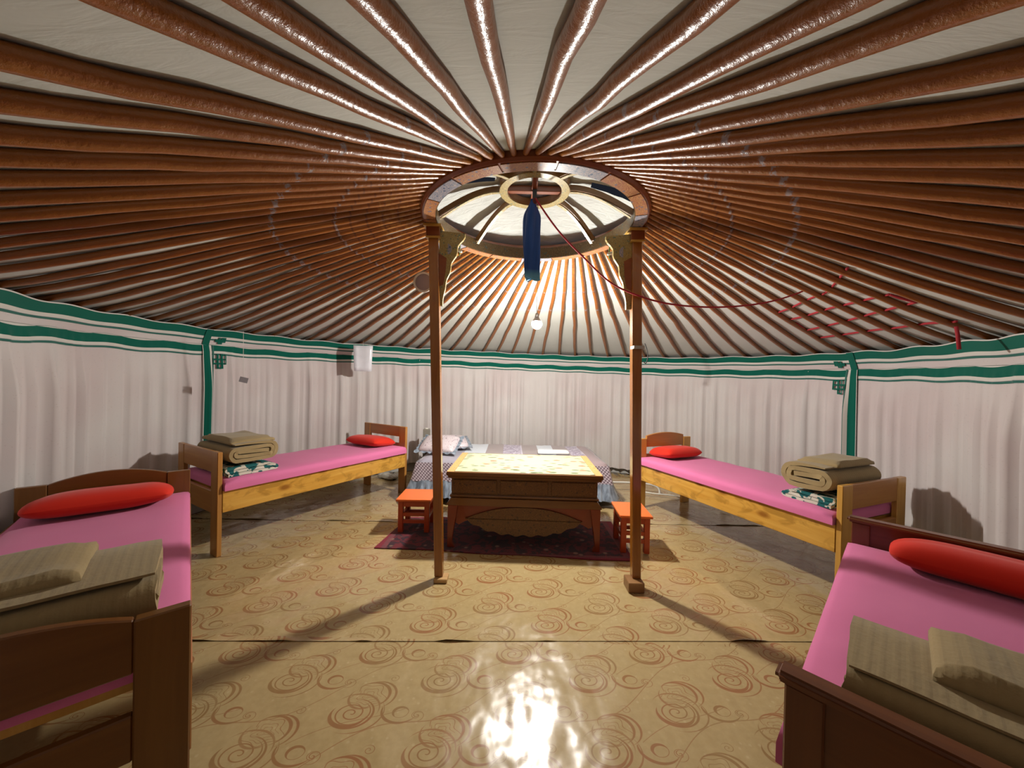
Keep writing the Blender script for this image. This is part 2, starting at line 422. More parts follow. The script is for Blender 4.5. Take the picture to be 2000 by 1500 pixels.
# ------------------------------------------------------------------ crown ring
LACQ = wood('dark_red_lacquered_wood', (0.20, 0.045, 0.012), (0.28, 0.075, 0.02), 'x', 0.28)
BROWNW = wood('brown_crown_wood', (0.20, 0.09, 0.022), (0.30, 0.15, 0.04), 'x', 0.35)
def painted(name, bg, a, b, scale=30):
    M = Mat(name, bg, 0.4, 0.5, 0.2); v = M.mapped((1, 1, 1))
    n = M.noise(v, scale, 1, 0.4, 0.8); k = (n * 9.0).fract()
    c = M.mix((k - 0.5).abs().step(0.17, 0.08), bg, a); c = M.mix(M.voronoi(v, scale * 0.9).step(0.22, 0.08), c, b)
    M.base(c); return M.m
P_ORANGE = painted('orange_gold_painted_scrolls', (0.34, 0.12, 0.06), (0.50, 0.28, 0.10), (0.16, 0.14, 0.20))
P_BLUE = painted('blue_grey_painted_scrolls', (0.22, 0.25, 0.32), (0.50, 0.40, 0.38), (0.08, 0.12, 0.20))
P_GOLD = painted('gold_green_carved_paint', (0.30, 0.20, 0.05), (0.46, 0.38, 0.14), (0.10, 0.16, 0.11), 46)
crown = empty('crown_ring', (CX, CY, ZO), 0, 'large round wooden crown ring with painted panels and curved spokes at the roof top', 'crown ring')
MB().lathe([(RI, 0.006), (RO - 0.012, 0.006), (RO, 0.02), (RO + 0.006, 0.06), (RO - 0.01, 0.10), (RI + 0.004, 0.10)], 96).build('ring_frame', LACQ, crown, smooth=True, sharp=0.5)
MB().lathe([(RI - 0.012, 0.004), (RI, 0.004), (RI, 0.098), (RI - 0.012, 0.098)], 96).build('inner_face_board', painted('brown_painted_board', (0.085, 0.045, 0.012), (0.15, 0.10, 0.04), (0.05, 0.07, 0.06)), crown, smooth=True, sharp=0.5)
for i in range(16):
    a0 = 2 * PI * i / 16 + 0.1
    MB().lathe([(RI - 0.006, 0.0), (RO - 0.022, 0.0), (RO - 0.022, 0.008), (RI - 0.006, 0.008)], 8, a0=a0 + 0.008, a1=a0 + 2 * PI / 16 - 0.008).build('painted_panel', P_BLUE if i % 3 == 0 else P_ORANGE, crown)
MB().lathe([(RI + 0.02, 0.10), (RO - 0.015, 0.10), (RO - 0.03, 0.135), (RI + 0.03, 0.135)], 96).build('upper_rim', LACQ, crown, smooth=True, sharp=0.5)
MB().lathe([(0.20, 0.255), (0.262, 0.255), (0.262, 0.31), (0.20, 0.31)], 48).build('hub_ring', BROWNW, crown, smooth=True, sharp=0.5)
MB().lathe([(0.203, 0.249), (0.259, 0.249), (0.259, 0.256), (0.203, 0.256)], 48).build('hub_painted_face', P_GOLD, crown)
for i in range(8):
    a = math.radians(131 - 45 * i); pts = []
    d = Vector((math.cos(a), math.sin(a), 0)); s = Vector((-math.sin(a), math.cos(a), 0))
    V = []; n = 8
    for j in range(n + 1):
        t = j / n; r = lerp(RI + 0.01, 0.25, t); z = 0.085 + 0.19 * math.sin(t * PI / 2)
        for q, u in ((-0.016, -0.02), (0.016, -0.02), (0.016, 0.022), (-0.016, 0.022)): V.append(d * r + s * q + Vector((0, 0, z + u)))
    Fc = [tuple(range(4))[::-1], tuple(range(n * 4, n * 4 + 4))] + [(j * 4 + k, j * 4 + (k + 1) % 4, j * 4 + 4 + (k + 1) % 4, j * 4 + 4 + k) for j in range(n) for k in range(4)]
    obj('spoke', V, Fc, BROWNW, crown)
    V2 = []
    for j in range(n + 1):
        t = j / n; r = lerp(RI - 0.02, 0.262, t); z = 0.085 + 0.19 * math.sin(t * PI / 2) - 0.024
        for q, u in ((-0.007, -0.003), (0.017, -0.003), (0.017, 0.004), (-0.007, 0.004)): V2.append(d * r + s * q + Vector((0, 0, z + u)))
    obj('spoke_gold_edge', V2, Fc, P_GOLD, crown)
MB().box(-0.215, 0.215, 0.03, 0.075, 0.275, 0.32).box(-0.02, 0.02, -0.215, 0.215, 0.285, 0.318).build('hub_cross_beam', LACQ, crown, bevel=0.003)

# canvas over the crown, with two slots cut through to the dark outside
cover = []
V = []; Fc = []; na, nr = 120, 14
for i in range(na):
    a = 2 * PI * i / na
    for j in range(nr + 1):
        r = 0.83 * j / nr; zz = 0.325 - 0.19 * (r / 0.83) ** 2.5 + 0.012 * (n1(i * 0.4, 2) - 0.5) * j / nr + 0.01 * n1(j * 1.3 + i * 0.3, 4)
        V.append((r * math.cos(a), r * math.sin(a), zz))
for i in range(na):
    deg = 360 * i / na
    for j in range(nr):
        r = 0.83 * (j + 0.5) / nr
        if 183 < deg < 193 and 0.27 < r < 0.76: continue
        if 350 < deg < 358 and 0.42 < r < 0.74: continue  # right slot: its blackness stands in for the shade of a fold
        a = i * (nr + 1) + j; b = ((i + 1) % na) * (nr + 1) + j
        Fc.append((a, b, b + 1, a + 1) if j else (a, b + 1, a + 1))
M = Mat('white_crown_canvas', (0.72, 0.72, 0.68), 0.95, 0.1); wr = M.noise(M.mapped((2, 6, 2)), 3, 4, 0.6, 0.6)
M.base(M.mix(wr, (0.46, 0.47, 0.45), (0.60, 0.61, 0.58))); M.bump(wr, 0.6, 0.03)
o = obj('crown_cover', V, Fc, M.m, smooth=True); o.location = (CX, CY, ZO)
tag(o, 'white canvas stretched over the crown ring above the spokes', 'canvas')

# ------------------------------------------------------------------ hangings along the wall
def pleat(a, s):
    u = a * 3.05
    f = 0.0
    x = u * 7.2 + 0.9 * n1(u * 2.3, 11)
    f += (1 - abs(2 * ((x + 0.8 * n1(x * 0.5, 3)) % 1) - 1)) ** 2.2 * (0.25 + 1.0 * n1(u * 3.1, 12)) * 0.08
    x = u * 15.3 + 1.3 * n1(u * 4.1, 21)
    f += (0.5 - 0.5 * math.cos(2 * PI * x)) ** 1.5 * n1(u * 6.7, 22) * 0.042
    return f * (0.15 + 0.85 * sstep(s / 0.5)) * sstep(s / 0.08) + 0.002 * n1(u * 40, 2)
def top_wave(a): return 0.007 * math.sin(a * 41.5) + 0.012 * (n1(a * 9, 31) - 0.5)
SL = 0.16    # height of the slanting upper strip
def hang(a, s, off=0.0):      # s: distance down the cloth, measured from its top edge
    rt, zt = r_top(a), z_top(a)
    if s <= SL:
        q = s / SL; return P3(a, rt - 0.012 + WR * q * 0.85 - off * 0.7 + 0.008 * math.sin(PI * q) * n1(a * 22, 41), zt + top_wave(a) * (1 - q) - s - off * 0.4)
    s2 = s - SL; H = zt - SL - 0.012; f = s2 / H
    return P3(a, rt - 0.012 + WR * 0.85 + 0.03 * f - off - pleat(a, s2), zt - SL + top_wave(a + 3) * (1 - sstep(s2 / 0.3)) - s2)
def strip(name, a0, a1, s0, s1, m, parent, off, ns=2, da=0.006):
    n = max(2, int(abs(a1 - a0) / da)); V = []; Fc = []
    for i in range(n + 1):
        a = lerp(a0, a1, i / n)
        for j in range(ns + 1):
            ss = lerp(s0, s1, j / ns); V.append(hang(a, ss, off))
    for i in range(n):
        for j in range(ns):
            p = i * (ns + 1) + j; Fc.append((p, p + 1, p + ns + 2, p + ns + 1))
    o = obj(name, V, Fc, m, parent, smooth=True); return o
AL, AR = 2.846, 0.231
def curtain_panel(a0, a1, label, edges):
    root = empty('wall_hanging', (CX, CY, 0), 0, label, 'curtain')
    V = []
    def S(name, b0, b1, s0, s1, m, off, ns=2, da=0.006):
        o = strip(name, b0, b1, s0, s1, m, root, off, ns, da)
        o.location = (-CX, -CY, 0); return o
    am = 0.5 * (a0 + a1); H = z_top(am) - SL - 0.012
    S('upper_strip', a0, a1, 0.0, SL, CURTAIN, 0.0, 4)
    o = strip('curtain_cloth', a0, a1, SL + 0.001, SL + min(z_top(a0), z_top(a1), z_top(am)) - SL - 0.015, CURTAIN, root, 0.0, 22); o.location = (-CX, -CY, 0)
    for base, of in ((0.0, 0.003), (SL, 0.004)):
        n0 = 'upper_' if base == 0 else 'lower_'
        S(n0 + 'piping', a0, a1, base - 0.0005, base + 0.006, WHITE_BAND, of + 0.004, 1)
        S(n0 + 'green_band', a0, a1, base + 0.004, base + 0.072, GREEN, of, 3)
        S(n0 + 'white_band', a0, a1, base + 0.072, base + 0.094, WHITE_BAND, of, 1)
        S(n0 + 'narrow_green_band', a0, a1, base + 0.097, base + 0.112, GREEN_THIN, of, 1)
    bot = z_top(am) - 0.05
    for ea, sgn in edges:
        w_ = 0.9 / r_top(ea)
        g = lambda d0, d1, nm, m, of: S(nm, ea + sgn * d0 * w_, ea + sgn * d1 * w_, SL, bot, m, of, 22, 0.004)
        S('upper_edge_band', ea, ea + sgn * 0.075 * w_, 0.0, SL, GREEN, 0.012, 3, 0.004)
        g(0.0, 0.007, 'edge_piping', WHITE_BAND, 0.018); g(0.005, 0.075, 'edge_green_band', GREEN, 0.014)
        g(0.075, 0.10, 'edge_white_band', WHITE_BAND, 0.013); g(0.108, 0.13, 'edge_narrow_band', GREEN_THIN, 0.012)
        # woven knot figure in the corner: small crossing bars
        for base, sh in ((SL + 0.14, 0.0), (0.085, 0.0)):
            c0 = 0.185; e = 0.0125; pts = []
            bars = [(-0.04, -0.013, 0.04, -0.013), (-0.04, 0.013, 0.04, 0.013), (-0.013, -0.04, -0.013, 0.04), (0.013, -0.04, 0.013, 0.04),
                    (-0.04, -0.013, -0.04, 0.013), (0.04, -0.04, 0.04, 0.013), (-0.013, 0.04, 0.013, 0.04), (0.013, -0.04, 0.04, -0.04)]
            bars = [tuple(x * 1.65 for x in b_) for b_ in bars]
            if base < SL: bars = [tuple(x * (0.75 if q % 2 == 0 else 0.4) for q, x in enumerate(b_)) for b_ in bars]
            V = []; Fc = []
            for x0, y0, x1, y1 in bars:
                xa, xb = min(x0, x1) - e * 0.7, max(x0, x1) + e * 0.7; ya, yb = min(y0, y1) - e * 0.6, max(y0, y1) + e * 0.6
                n_ = len(V)
                for (xx, yy) in ((xa, ya), (xb, ya), (xb, yb), (xa, yb)):
                    V.append(hang(ea + sgn * (c0 + xx) * w_, base + 0.036 * (1 if base > SL else 0.6) + yy, 0.019))
                Fc.append((n_, n_ + 1, n_ + 2, n_ + 3))
            o = obj('knot_motif', V, Fc, GREEN, root); o.location = (-CX, -CY, 0)
    return root
curtain_panel(AR, AL, 'pale pink pleated wall hanging with green borders behind the middle table', [(AL, -1), (AR, 1)])
DA0, DA1 = 2 * PI - 1.60 - 0.17, -1.60 + 0.17
curtain_panel(AL, DA0, 'pale pink pleated wall hanging with green borders on the left side', [])
curtain_panel(DA1, AR, 'pale pink pleated wall hanging with green borders on the right side', [])

# door added unseen behind the camera; its dark wood cuts bounced light
dp = P3(-1.60, r_top(-1.60) + 0.02, 0)
DOORW = wood('orange_brown_door_wood', (0.30, 0.10, 0.02), (0.40, 0.15, 0.03), 'z', 0.35)
dr = empty('door_added', (dp.x, dp.y, 0), -1.60 + PI / 2); dr['kind'] = 'structure'
for sx in (-1, 1):
    xs = sorted((sx * 0.46, sx * 0.53)); MB().box(xs[0], xs[1], -0.03, 0.06, 0, 1.50).build('door_jamb', DOORW, dr, bevel=0.004)
MB().box(-0.53, 0.53, -0.03, 0.06, 1.50, 1.58).build('door_lintel', DOORW, dr, bevel=0.004)
for sx in (-1, 1):
    xs = sorted((sx * 0.004, sx * 0.455)); MB().box(xs[0], xs[1], 0.0, 0.035, 0.02, 1.495).build('door_leaf', DOORW, dr, bevel=0.004)

# ------------------------------------------------------------------ centre posts
POSTM = wood('orange_brown_lacquered_post', (0.27, 0.085, 0.010), (0.37, 0.145, 0.018), 'z', 0.22, coat=0.6)
GOLD = plain('gold_paint', (0.62, 0.36, 0.07), 0.35)
FOOT = wood('pale_foot_block', (0.42, 0.24, 0.09), (0.55, 0.34, 0.14), 'x', 0.5)
def post(foot, top, label, fb, inner, blockmat):
    root = empty('roof_post', (foot[0], foot[1], 0), 0, label, 'post')
    d = Vector((top[0] - foot[0], top[1] - foot[1], 0)); zt = 2.50
    def sect(z, h, hx=None):
        p = d * (z / 2.6); hx = hx or h; return [Vector((p.x + sx * hx, p.y + sy * h, z)) for sx, sy in ((-1, -1), (1, -1), (1, 1), (-1, 1))]
    def column(zs):
        V = []; 
        for z, h in zs: V += sect(z, h)
        n = len(zs); F_ = [(3, 2, 1, 0), tuple(range(4 * n - 4, 4 * n))] + [(i * 4 + k, i * 4 + (k + 1) % 4, i * 4 + 4 + (k + 1) % 4, i * 4 + 4 + k) for i in range(n - 1) for k in range(4)]
        return V, F_
    z0 = fb[4]
    V, F_ = column([(z0, 0.030), (0.6, 0.031), (1.6, 0.034), (2.50, 0.036)]); obj('shaft', V, F_, POSTM, root, bevel=0.004)
    V, F_ = column([(2.50, 0.045), (2.515, 0.05), (2.585, 0.05)]); obj('capital', V, F_, LACQ, root, bevel=0.003)
    V, F_ = column([(2.495, 0.052), (2.507, 0.052)]); obj('gold_moulding', V, F_, GOLD, root)
    V, F_ = column([(2.578, 0.066), (2.594, 0.066)]); obj('gold_moulding', V, F_, GOLD, root)
    MB().box(fb[0], fb[1], fb[2], fb[3], 0.0, fb[4]).build('foot_block', blockmat, root, bevel=0.004)
    # carved painted bracket leaning against the post's inner side
    s = inner; n = 22; poly = []
    for i in range(n + 1):
        u = i / n; wv = 0.155 * (1 - u) ** 1.6 + 0.03 + 0.012 * math.sin(u * 26) * (1 - u)
        poly.append((wv, -u * 0.56))
    poly += [(0.0, -0.56), (0.0, 0.0)]
    zz = 2.56; pc = d * (2.3 / 2.6)
    br = MB().prism(poly, -0.014, 0.014, lambda u, v_, t: (pc.x + s * (0.034 + u), pc.y + 0.01 + t + 0.25 * u, zz + v_)).build('carved_bracket', P_GOLD, root)
    hole = MB().prism([(0.0, -0.17), (0.055, -0.20), (0.05, -0.30), (0.035, -0.40), (0.0, -0.42)], -0.017, 0.0165, lambda u, v_, t: (pc.x + s * (0.033 + u), pc.y + 0.01 + t + 0.25 * u, zz + v_)).build('bracket_dark_inlay', LACQ, root)
    scr = MB().lathe([(0.0, -0.019), (0.034, -0.019), (0.034, 0.019), (0, 0.019)], 16); scr.V = [Vector((pc.x + s * (0.09 + v_.x), pc.y + 0.03 + v_.z, zz - 0.13 + v_.y * 1.2)) for v_ in scr.V]
    scr.build('bracket_blue_scroll', P_BLUE, root)
    arc = []
    for i in range(13):
        u = i / 12; arc.append((pc.x + s * (0.035 + 0.15 * u), pc.y + 0.02 + 0.10 * u, zz + 0.02 - 0.13 * math.sin(u * PI / 2)))
    MB().tube(arc, 0.011, 6).build('bracket_highlight_arc', plain('highlight_paint', (0.6, 0.58, 0.52), 0.25, 0.4), root, smooth=True)  # highlight along the curved edge, painted in as a pale arc
    MB().tube([(pc.x + s * 0.165, pc.y + 0.15, 2.60), (pc.x + s * 0.168, pc.y + 0.13, 2.52), (pc.x + s * 0.166, pc.y + 0.13, 2.42)], 0.005, 6).build('green_tie_cord', plain('green_cord', (0.10, 0.22, 0.05), 0.7), root, smooth=True)
    return root
post((-0.495, 2.629), (-0.615, 2.76), 'tall orange-brown centre post left of the low table', (-0.03, 0.065, -0.06, 0.035, 0.03), 1, FOOT)
pr_ = post((0.912, 2.587), (0.905, 2.75), 'tall orange-brown centre post right of the low table', (-0.075, 0.035, -0.085, 0.035, 0.07), -1, wood('dark_foot_block', (0.22, 0.10, 0.03), (0.30, 0.15, 0.05), 'x', 0.5))
MB().box(-0.040, 0.036, 0.04, 0.118, 1.700, 1.722).build('grey_tape_band', plain('grey_tape', (0.45, 0.42, 0.38), 0.5), pr_)

# ------------------------------------------------------------------ beds
PINE = wood('knotty_yellow_pine', (0.60, 0.29, 0.04), (0.74, 0.42, 0.085), 'x', 0.3, knots=True, coat=0.35, knot=(0.27, 0.09, 0.012))
PINE_Z = wood('yellow_pine_leg', (0.58, 0.29, 0.05), (0.70, 0.39, 0.09), 'z', 0.32, coat=0.3)
ALDER_Y = wood('brown_bed_board', (0.40, 0.16, 0.035), (0.50, 0.23, 0.055), 'y', 0.35, coat=0.25)
ALDER_Z = wood('brown_bed_leg', (0.40, 0.17, 0.035), (0.50, 0.24, 0.06), 'z', 0.35, coat=0.25)
REDW_Y = wood('dark_red_brown_board', (0.12, 0.034, 0.010), (0.17, 0.054, 0.015), 'y', 0.35, coat=0.3)
REDW_Z = wood('dark_red_brown_stile', (0.12, 0.034, 0.010), (0.17, 0.054, 0.015), 'z', 0.35, coat=0.3)
REDW_X = wood('dark_red_brown_rail', (0.26, 0.085, 0.022), (0.36, 0.13, 0.035), 'x', 0.35, coat=0.3)
def board(parent, name, x, th, y0, y1, z0, z1, arch, m, step=0.0):
    n = 16; poly = [(y0, z0), (y1, z0)]
    for i in range(n + 1):
        u = i / n; poly.append((lerp(y1, y0, u), z1 + arch * (1 - (2 * u - 1) ** 2)))
    return MB().prism(poly, x, x + th, lambda u, v_, t: (t, u, v_)).build(name, m, parent, bevel=0.004)
def pine_bed(loc, rz, L, W, sgn, label, foot_h=0.80, head_h=0.84, foot_arch=0.0, head_arch=0.0, lm=None, bm=None, rail=None, rail_z=(0.345, 0.53), lw=0.115, foot_top=0.17, post_drop=0.0, foot_low=(0.33, 0.51), slat_z=0.485):
    """local frame: x from foot (0) to head (L), y from the aisle side (0) outwards to sgn*W"""
    lm = lm or ALDER_Z; bm = bm or ALDER_Y; rail = rail or PINE
    b = empty('bed', (loc[0], loc[1], 0), rz, label, 'bed')
    T = 0.035
    for x, hgt in ((0.0, foot_h), (L - T, head_h - post_drop)):
        for y in ((0, lw), (W - lw, W)):
            ys = sorted((sgn * y[0], sgn * y[1])); MB().box(x, x + T, ys[0], ys[1], 0, hgt).build('leg', lm, b, bevel=0.004)
    # narrow aisle-side edge strips of the legs are pale end grain, as built from thick planks
    ya, yb = sorted((sgn * lw, sgn * (W - lw)))
    board(b, 'footboard', 0.004, T - 0.008, ya, yb, foot_h - foot_top, foot_h, foot_arch, bm)
    MB().box(0.004, T - 0.004, ya, yb, foot_low[0], foot_low[1]).build('foot_cross_rail', bm, b, bevel=0.004)
    board(b, 'headboard', L - T + 0.004, T - 0.008, ya, yb, head_h - 0.13, head_h, head_arch, bm)
    MB().box(L - T + 0.004, L - 0.004, ya, yb, 0.35, 0.63).build('head_cross_rail', bm, b, bevel=0.004)
    for y in ((-0.004, 0.026), (W - 0.026, W + 0.004)):
        ys = sorted((sgn * y[0], sgn * y[1])); MB().box(T, L - T, ys[0], ys[1], rail_z[0], rail_z[1]).build('side_rail', rail, b, bevel=0.003)
    ys = sorted((sgn * 0.03, sgn * (W - 0.03)))
    for i in range(10):
        x = T + 0.03 + (L - 2 * T - 0.14) * i / 9; MB().box(x, x + 0.08, ys[0], ys[1], slat_z, slat_z + 0.023).build('slat', PINE_Z, b)
    return b
PINK = cloth('pink_sheet', (0.72, 0.19, 0.38), (0.66, 0.16, 0.34), 0.8, 400, 0.1)
REDP = cloth('red_pillowcase', (0.72, 0.030, 0.010), (0.64, 0.02, 0.008), 0.75, 400, 0.1)
def local_obj(name, mb, m, bed_loc, rz, label=None, cat=None, group=None, base=(0, 0, 0), **k):
    M4 = Matrix.Translation((bed_loc[0], bed_loc[1], 0)) @ Matrix.Rotation(rz, 4, 'Z') @ Matrix.Translation(base)
    o = mb.build(name, m, **k); o.matrix_world = M4; o.location = M4.to_translation(); o.rotation_euler = (0, 0, rz)
    return tag(o, label, cat, group)
def slab(x0, x1, y0, y1, z0, z1, rnd=0.03, seed=0, amp=0.004, nx=24, ny=12, hang_=None):
    """soft rounded slab, like a mattress or folded cloth"""
    mb = MB(); V = []; Fc = []
    prof = [(0, z0), (0, lerp(z0, z1, 0.5)), (rnd * 0.25, z1 - rnd * 0.3), (rnd, z1)]
    # rings from bottom edge to inset top edge, then grid on top
    def ringpt(u, ins, z):
        return None
    rings = []
    for ins, z in prof:
        xa, xb, ya, yb = x0 + ins, x1 - ins, y0 + ins, y1 - ins; pts = []
        for i in range(nx): pts.append((lerp(xa, xb, i / nx), ya))
        for i in range(ny): pts.append((xb, lerp(ya, yb, i / ny)))
        for i in range(nx): pts.append((lerp(xb, xa, i / nx), yb))
        for i in range(ny): pts.append((xa, lerp(yb, ya, i / ny)))
        rings.append([Vector((p[0], p[1], z + amp * (n1(p[0] * 9 + p[1] * 5 + seed, 6) - 0.5) * (1 if ins > 0 else 0.2))) for p in pts])
    m_ = len(rings[0])
    for r in rings: V += r
    for k in range(len(rings) - 1):
        for i in range(m_): Fc.append((k * m_ + i, k * m_ + (i + 1) % m_, (k + 1) * m_ + (i + 1) % m_, (k + 1) * m_ + i))
    base = len(V); xa, xb, ya, yb = x0 + rnd, x1 - rnd, y0 + rnd, y1 - rnd; top0 = (len(rings) - 1) * m_
    idx = {}
    for i in range(nx): idx[(i, 0)] = top0 + i
    for i in range(ny): idx[(nx, i)] = top0 + nx + i
    for i in range(nx): idx[(nx - i, ny)] = top0 + nx + ny + i
    for i in range(ny): idx[(0, ny - i)] = top0 + 2 * nx + ny + i
    for j in range(1, ny):
        for i in range(1, nx):
            x, y = lerp(xa, xb, i / nx), lerp(ya, yb, j / ny)
            V.append(Vector((x, y, z1 + 0.006 + amp * (n1(x * 9 + y * 5 + seed, 6) - 0.5) + amp * 0.8 * n1(x * 3 - y * 8 + seed, 8)))); idx[(i, j)] = len(V) - 1
    for j in range(ny):
        for i in range(nx): Fc.append((idx[(i, j)], idx[(i + 1, j)], idx[(i + 1, j + 1)], idx[(i, j + 1)]))
    Fc.append(tuple(range(m_))[::-1])
    mb.add(V, Fc); return mb
def pillow(L, W, H, seed=0, rot=0.0, tilt=0.0):
    n = 22; V = []; Fc = []
    Mx = Matrix.Rotation(rot, 3, 'Z') @ Matrix.Rotation(tilt, 3, 'Y')
    for side in (1, -1):
        for j in range(n + 1):
            for i in range(n + 1):
                u, v_ = math.sin(PI / 2 * (2 * i / n - 1)), math.sin(PI / 2 * (2 * j / n - 1))
                h = max(0, (1 - abs(u) ** 4.0)) ** 0.5 * max(0, (1 - abs(v_) ** 4.0)) ** 0.5
                pin = 1 - 0.10 * abs(u) ** 5; pin2 = 1 - 0.05 * abs(v_) ** 4
                z = side * H / 2 * h * (1 if side > 0 else 0.75) + (0.006 * (n1(u * 3 + seed, 1) + n1(v_ * 3 + seed, 2) - 1) * h)
                V.append(Mx @ Vector((u * L / 2 * pin2, v_ * W / 2 * pin, z)) + Vector((0, 0, H * 0.38)))
    N_ = (n + 1) ** 2
    for j in range(n):
        for i in range(n):
            a = j * (n + 1) + i; Fc.append((a, a + 1, a + n + 2, a + n + 1)); a += N_; Fc.append((a, a + n + 1, a + n + 2, a + 1))
    mb = MB().add(V, Fc); return mb
def quilt(length, layers, th, width, seed=0, wave=0.006, spiral_=True):
    """folded quilt: a thick band folded back and forth (local x), extruded across the bed (local y)"""
    path = []
    if spiral_ and layers >= 4:      # rolled flat: a spiral of stadium-shaped turns, ending on top
        turns = layers / 2.0; R1 = th * (0.96 * turns + 0.30); cz = R1 + th * 0.5; cx_ = length / 2; n = int(turns * 26)
        for i in range(n + 1):
            q_ = i / n; ph_ = PI / 2 + 0.38 - (2 * PI * turns + 0.78) * (1 - q_); R = th * 0.30 + (R1 - th * 0.30) * q_
            a_ = max(0.01, length / 2 - th * 0.5 - R1); c_, s_ = math.cos(ph_), math.sin(ph_)
            sx = a_ * max(-1, min(1, c_ * 3.2))
            path.append(Vector((cx_ + sx + R * c_, max(th * 0.5, cz + R * s_ * 0.97 + wave * 1.9 * (n1(i * 0.33 + seed, 3) - 0.5)))))
    else:
        n = 10
        for k in range(layers):
            z = th * 0.5 + k * th * 0.97; xa, xb = (0.02, length - 0.02) if k % 2 == 0 else (length - 0.02, 0.02)
            if k == layers - 1: xb = lerp(xa, xb, 0.9)
            for i in range(n + 1):
                x = lerp(xa, xb, i / n); path.append(Vector((x, z + wave * (n1(x * 14 + k * 3 + seed, 3) - 0.5))))
            if k < layers - 1:
                for q in (0.25, 0.5, 0.75):
                    sg = 1 if k % 2 == 0 else -1
                    path.append(Vector((xb + sg * math.sin(q * PI) * th * 0.55, z + th * 0.97 * (0.5 - 0.5 * math.cos(q * PI)))))
    m_ = len(path); ny = 10; V = []; Fc = []
    for j in range(ny + 1):
        y = width * j / ny; e = min(j, ny - j); inset = 0.012 if e == 0 else 0
        t0_ = th * (0.80 if e == 0 else 0.97)
        for i, p in enumerate(path):
            tt = t0_ * (1.0 if i < m_ - 4 else (0.85, 0.7, 0.5, 0.25)[i - m_ + 4])
            t = (path[min(i + 1, m_ - 1)] - path[max(i - 1, 0)]); t.normalize(); nn = Vector((-t.y, t.x))
            wob = 0.006 * (n1(j * 0.9 + i * 0.35 + seed, 7) - 0.5)
            jut = 0.012 * (n1(i * 0.5 + seed, 17) - 0.5) * (1 if j == 0 else (-1 if j == ny else 0))
            for s in (0.5, -0.5):
                q = p + nn * (s * tt + wob * 0.4); V.append((q.x, y + jut, max(0.001, q.y)))
    R_ = 2 * m_
    for j in range(ny):
        for i in range(m_ - 1):
            a = j * R_ + 2 * i; Fc += [(a, a + 2, a + R_ + 2, a + R_), (a + 1, a + R_ + 1, a + R_ + 3, a + 3)]
        a = j * R_; Fc += [(a, a + R_, a + R_ + 1, a + 1), (a + R_ - 2, a + R_ - 1, a + 2 * R_ - 1, a + 2 * R_ - 2)]
    for i in range(m_ - 1):
        a = 2 * i; Fc.append((a, a + 1, a + 3, a + 2)); a = ny * R_ + 2 * i; Fc.append((a, a + 2, a + 3, a + 1))
    return MB().add(V, Fc)
M = Mat('khaki_brown_quilt_cloth', (0.36, 0.25, 0.12), 0.9, 0.15, sheen=0.2)
X, Y, Z = M.xyz('Object'); v = M.mapped((1, 1, 1))
st = ((Y * 42.0).fract() - 0.5).abs().step(0.22, 0.2)
c = M.mix(M.noise(v, 6, 3), (0.30, 0.215, 0.10), (0.38, 0.285, 0.145)); M.base(M.mix(st * 0.10, c, (0.27, 0.19, 0.09)))
M.bump(M.noise(v, 60, 3) + st * 0.3, 0.25, 0.006); KHAKI = M.m
M = Mat('green_white_leaf_blanket', (0.6, 0.6, 0.5), 0.9, 0.15)
v = M.mapped((1, 1, 1)); k = M.noise(v, 13, 2, 0.5, 1.2); c = M.mix(k.step(0.50, 0.03), (0.66, 0.64, 0.53), (0.02, 0.13, 0.13)); M.base(c)
LEAFB = M.m

def bed_things(loc, rz, L, W, sgn, matt_z, pil, labels, grp, overhang=0.03, rail_top=0.53):
    ys = sorted((-sgn * overhang, sgn * (W - 0.03)))
    o = local_obj('mattress', slab(0.04, L - 0.04, ys[0], ys[1], rail_top, matt_z, 0.035, seed=loc[0], amp=0.007), PINK, loc, rz, labels[0], 'mattress', smooth=True, sharp=1.1)
    px, py, pl_, pw, ph, prot, ptilt = pil
    local_obj('pillow', pillow(pl_, pw, ph, seed=loc[1], rot=prot, tilt=ptilt), REDP, loc, rz, labels[1], 'pillow', base=(px, sgn * py, matt_z + 0.004), smooth=True)
def quilt_thing(loc, rz, sgn, x0, y0, length, layers, th, width, z, label, flap=None, seed=0):
    """y0: distance of the aisle end from the aisle edge"""
    root = empty('folded_quilt', (0, 0, 0), 0, label, 'quilt')
    M4 = Matrix.Translation((loc[0], loc[1], 0)) @ Matrix.Rotation(rz, 4, 'Z') @ Matrix.Translation((x0, sgn * y0, z))
    root.location = M4.to_translation(); root.rotation_euler = (0, 0, rz)
    q = quilt(length, layers, th, width, seed)
    if sgn < 0: q.V = [Vector((v_.x, -v_.y, v_.z)) for v_ in q.V]; q.F = [f[::-1] for f in q.F]
    q.build('quilt_body', KHAKI, root, smooth=True, sharp=1.3)
    if flap:
        fx0, fx1, fy0, fy1, fz, ft = flap
        a, b_ = sorted((sgn * fy0, sgn * fy1)); s = slab(fx0, fx1, a, b_, fz, fz + ft, min(0.02, ft * 0.6), seed=seed, amp=0.016)
        s.build('top_fold', KHAKI, root, smooth=True)
    return root
def leaf_blanket(loc, rz, sgn, x0, y0, length, width, z, h, label):
    o = quilt(length, 3, h / 3, width, seed=x0 + 4)
    if sgn < 0: o.V = [Vector((v_.x, -v_.y, v_.z)) for v_ in o.V]; o.F = [f[::-1] for f in o.F]
    local_obj('folded_blanket', o, LEAFB, loc, rz, label, 'blanket', base=(x0, sgn * y0, z), smooth=True, sharp=1.3)

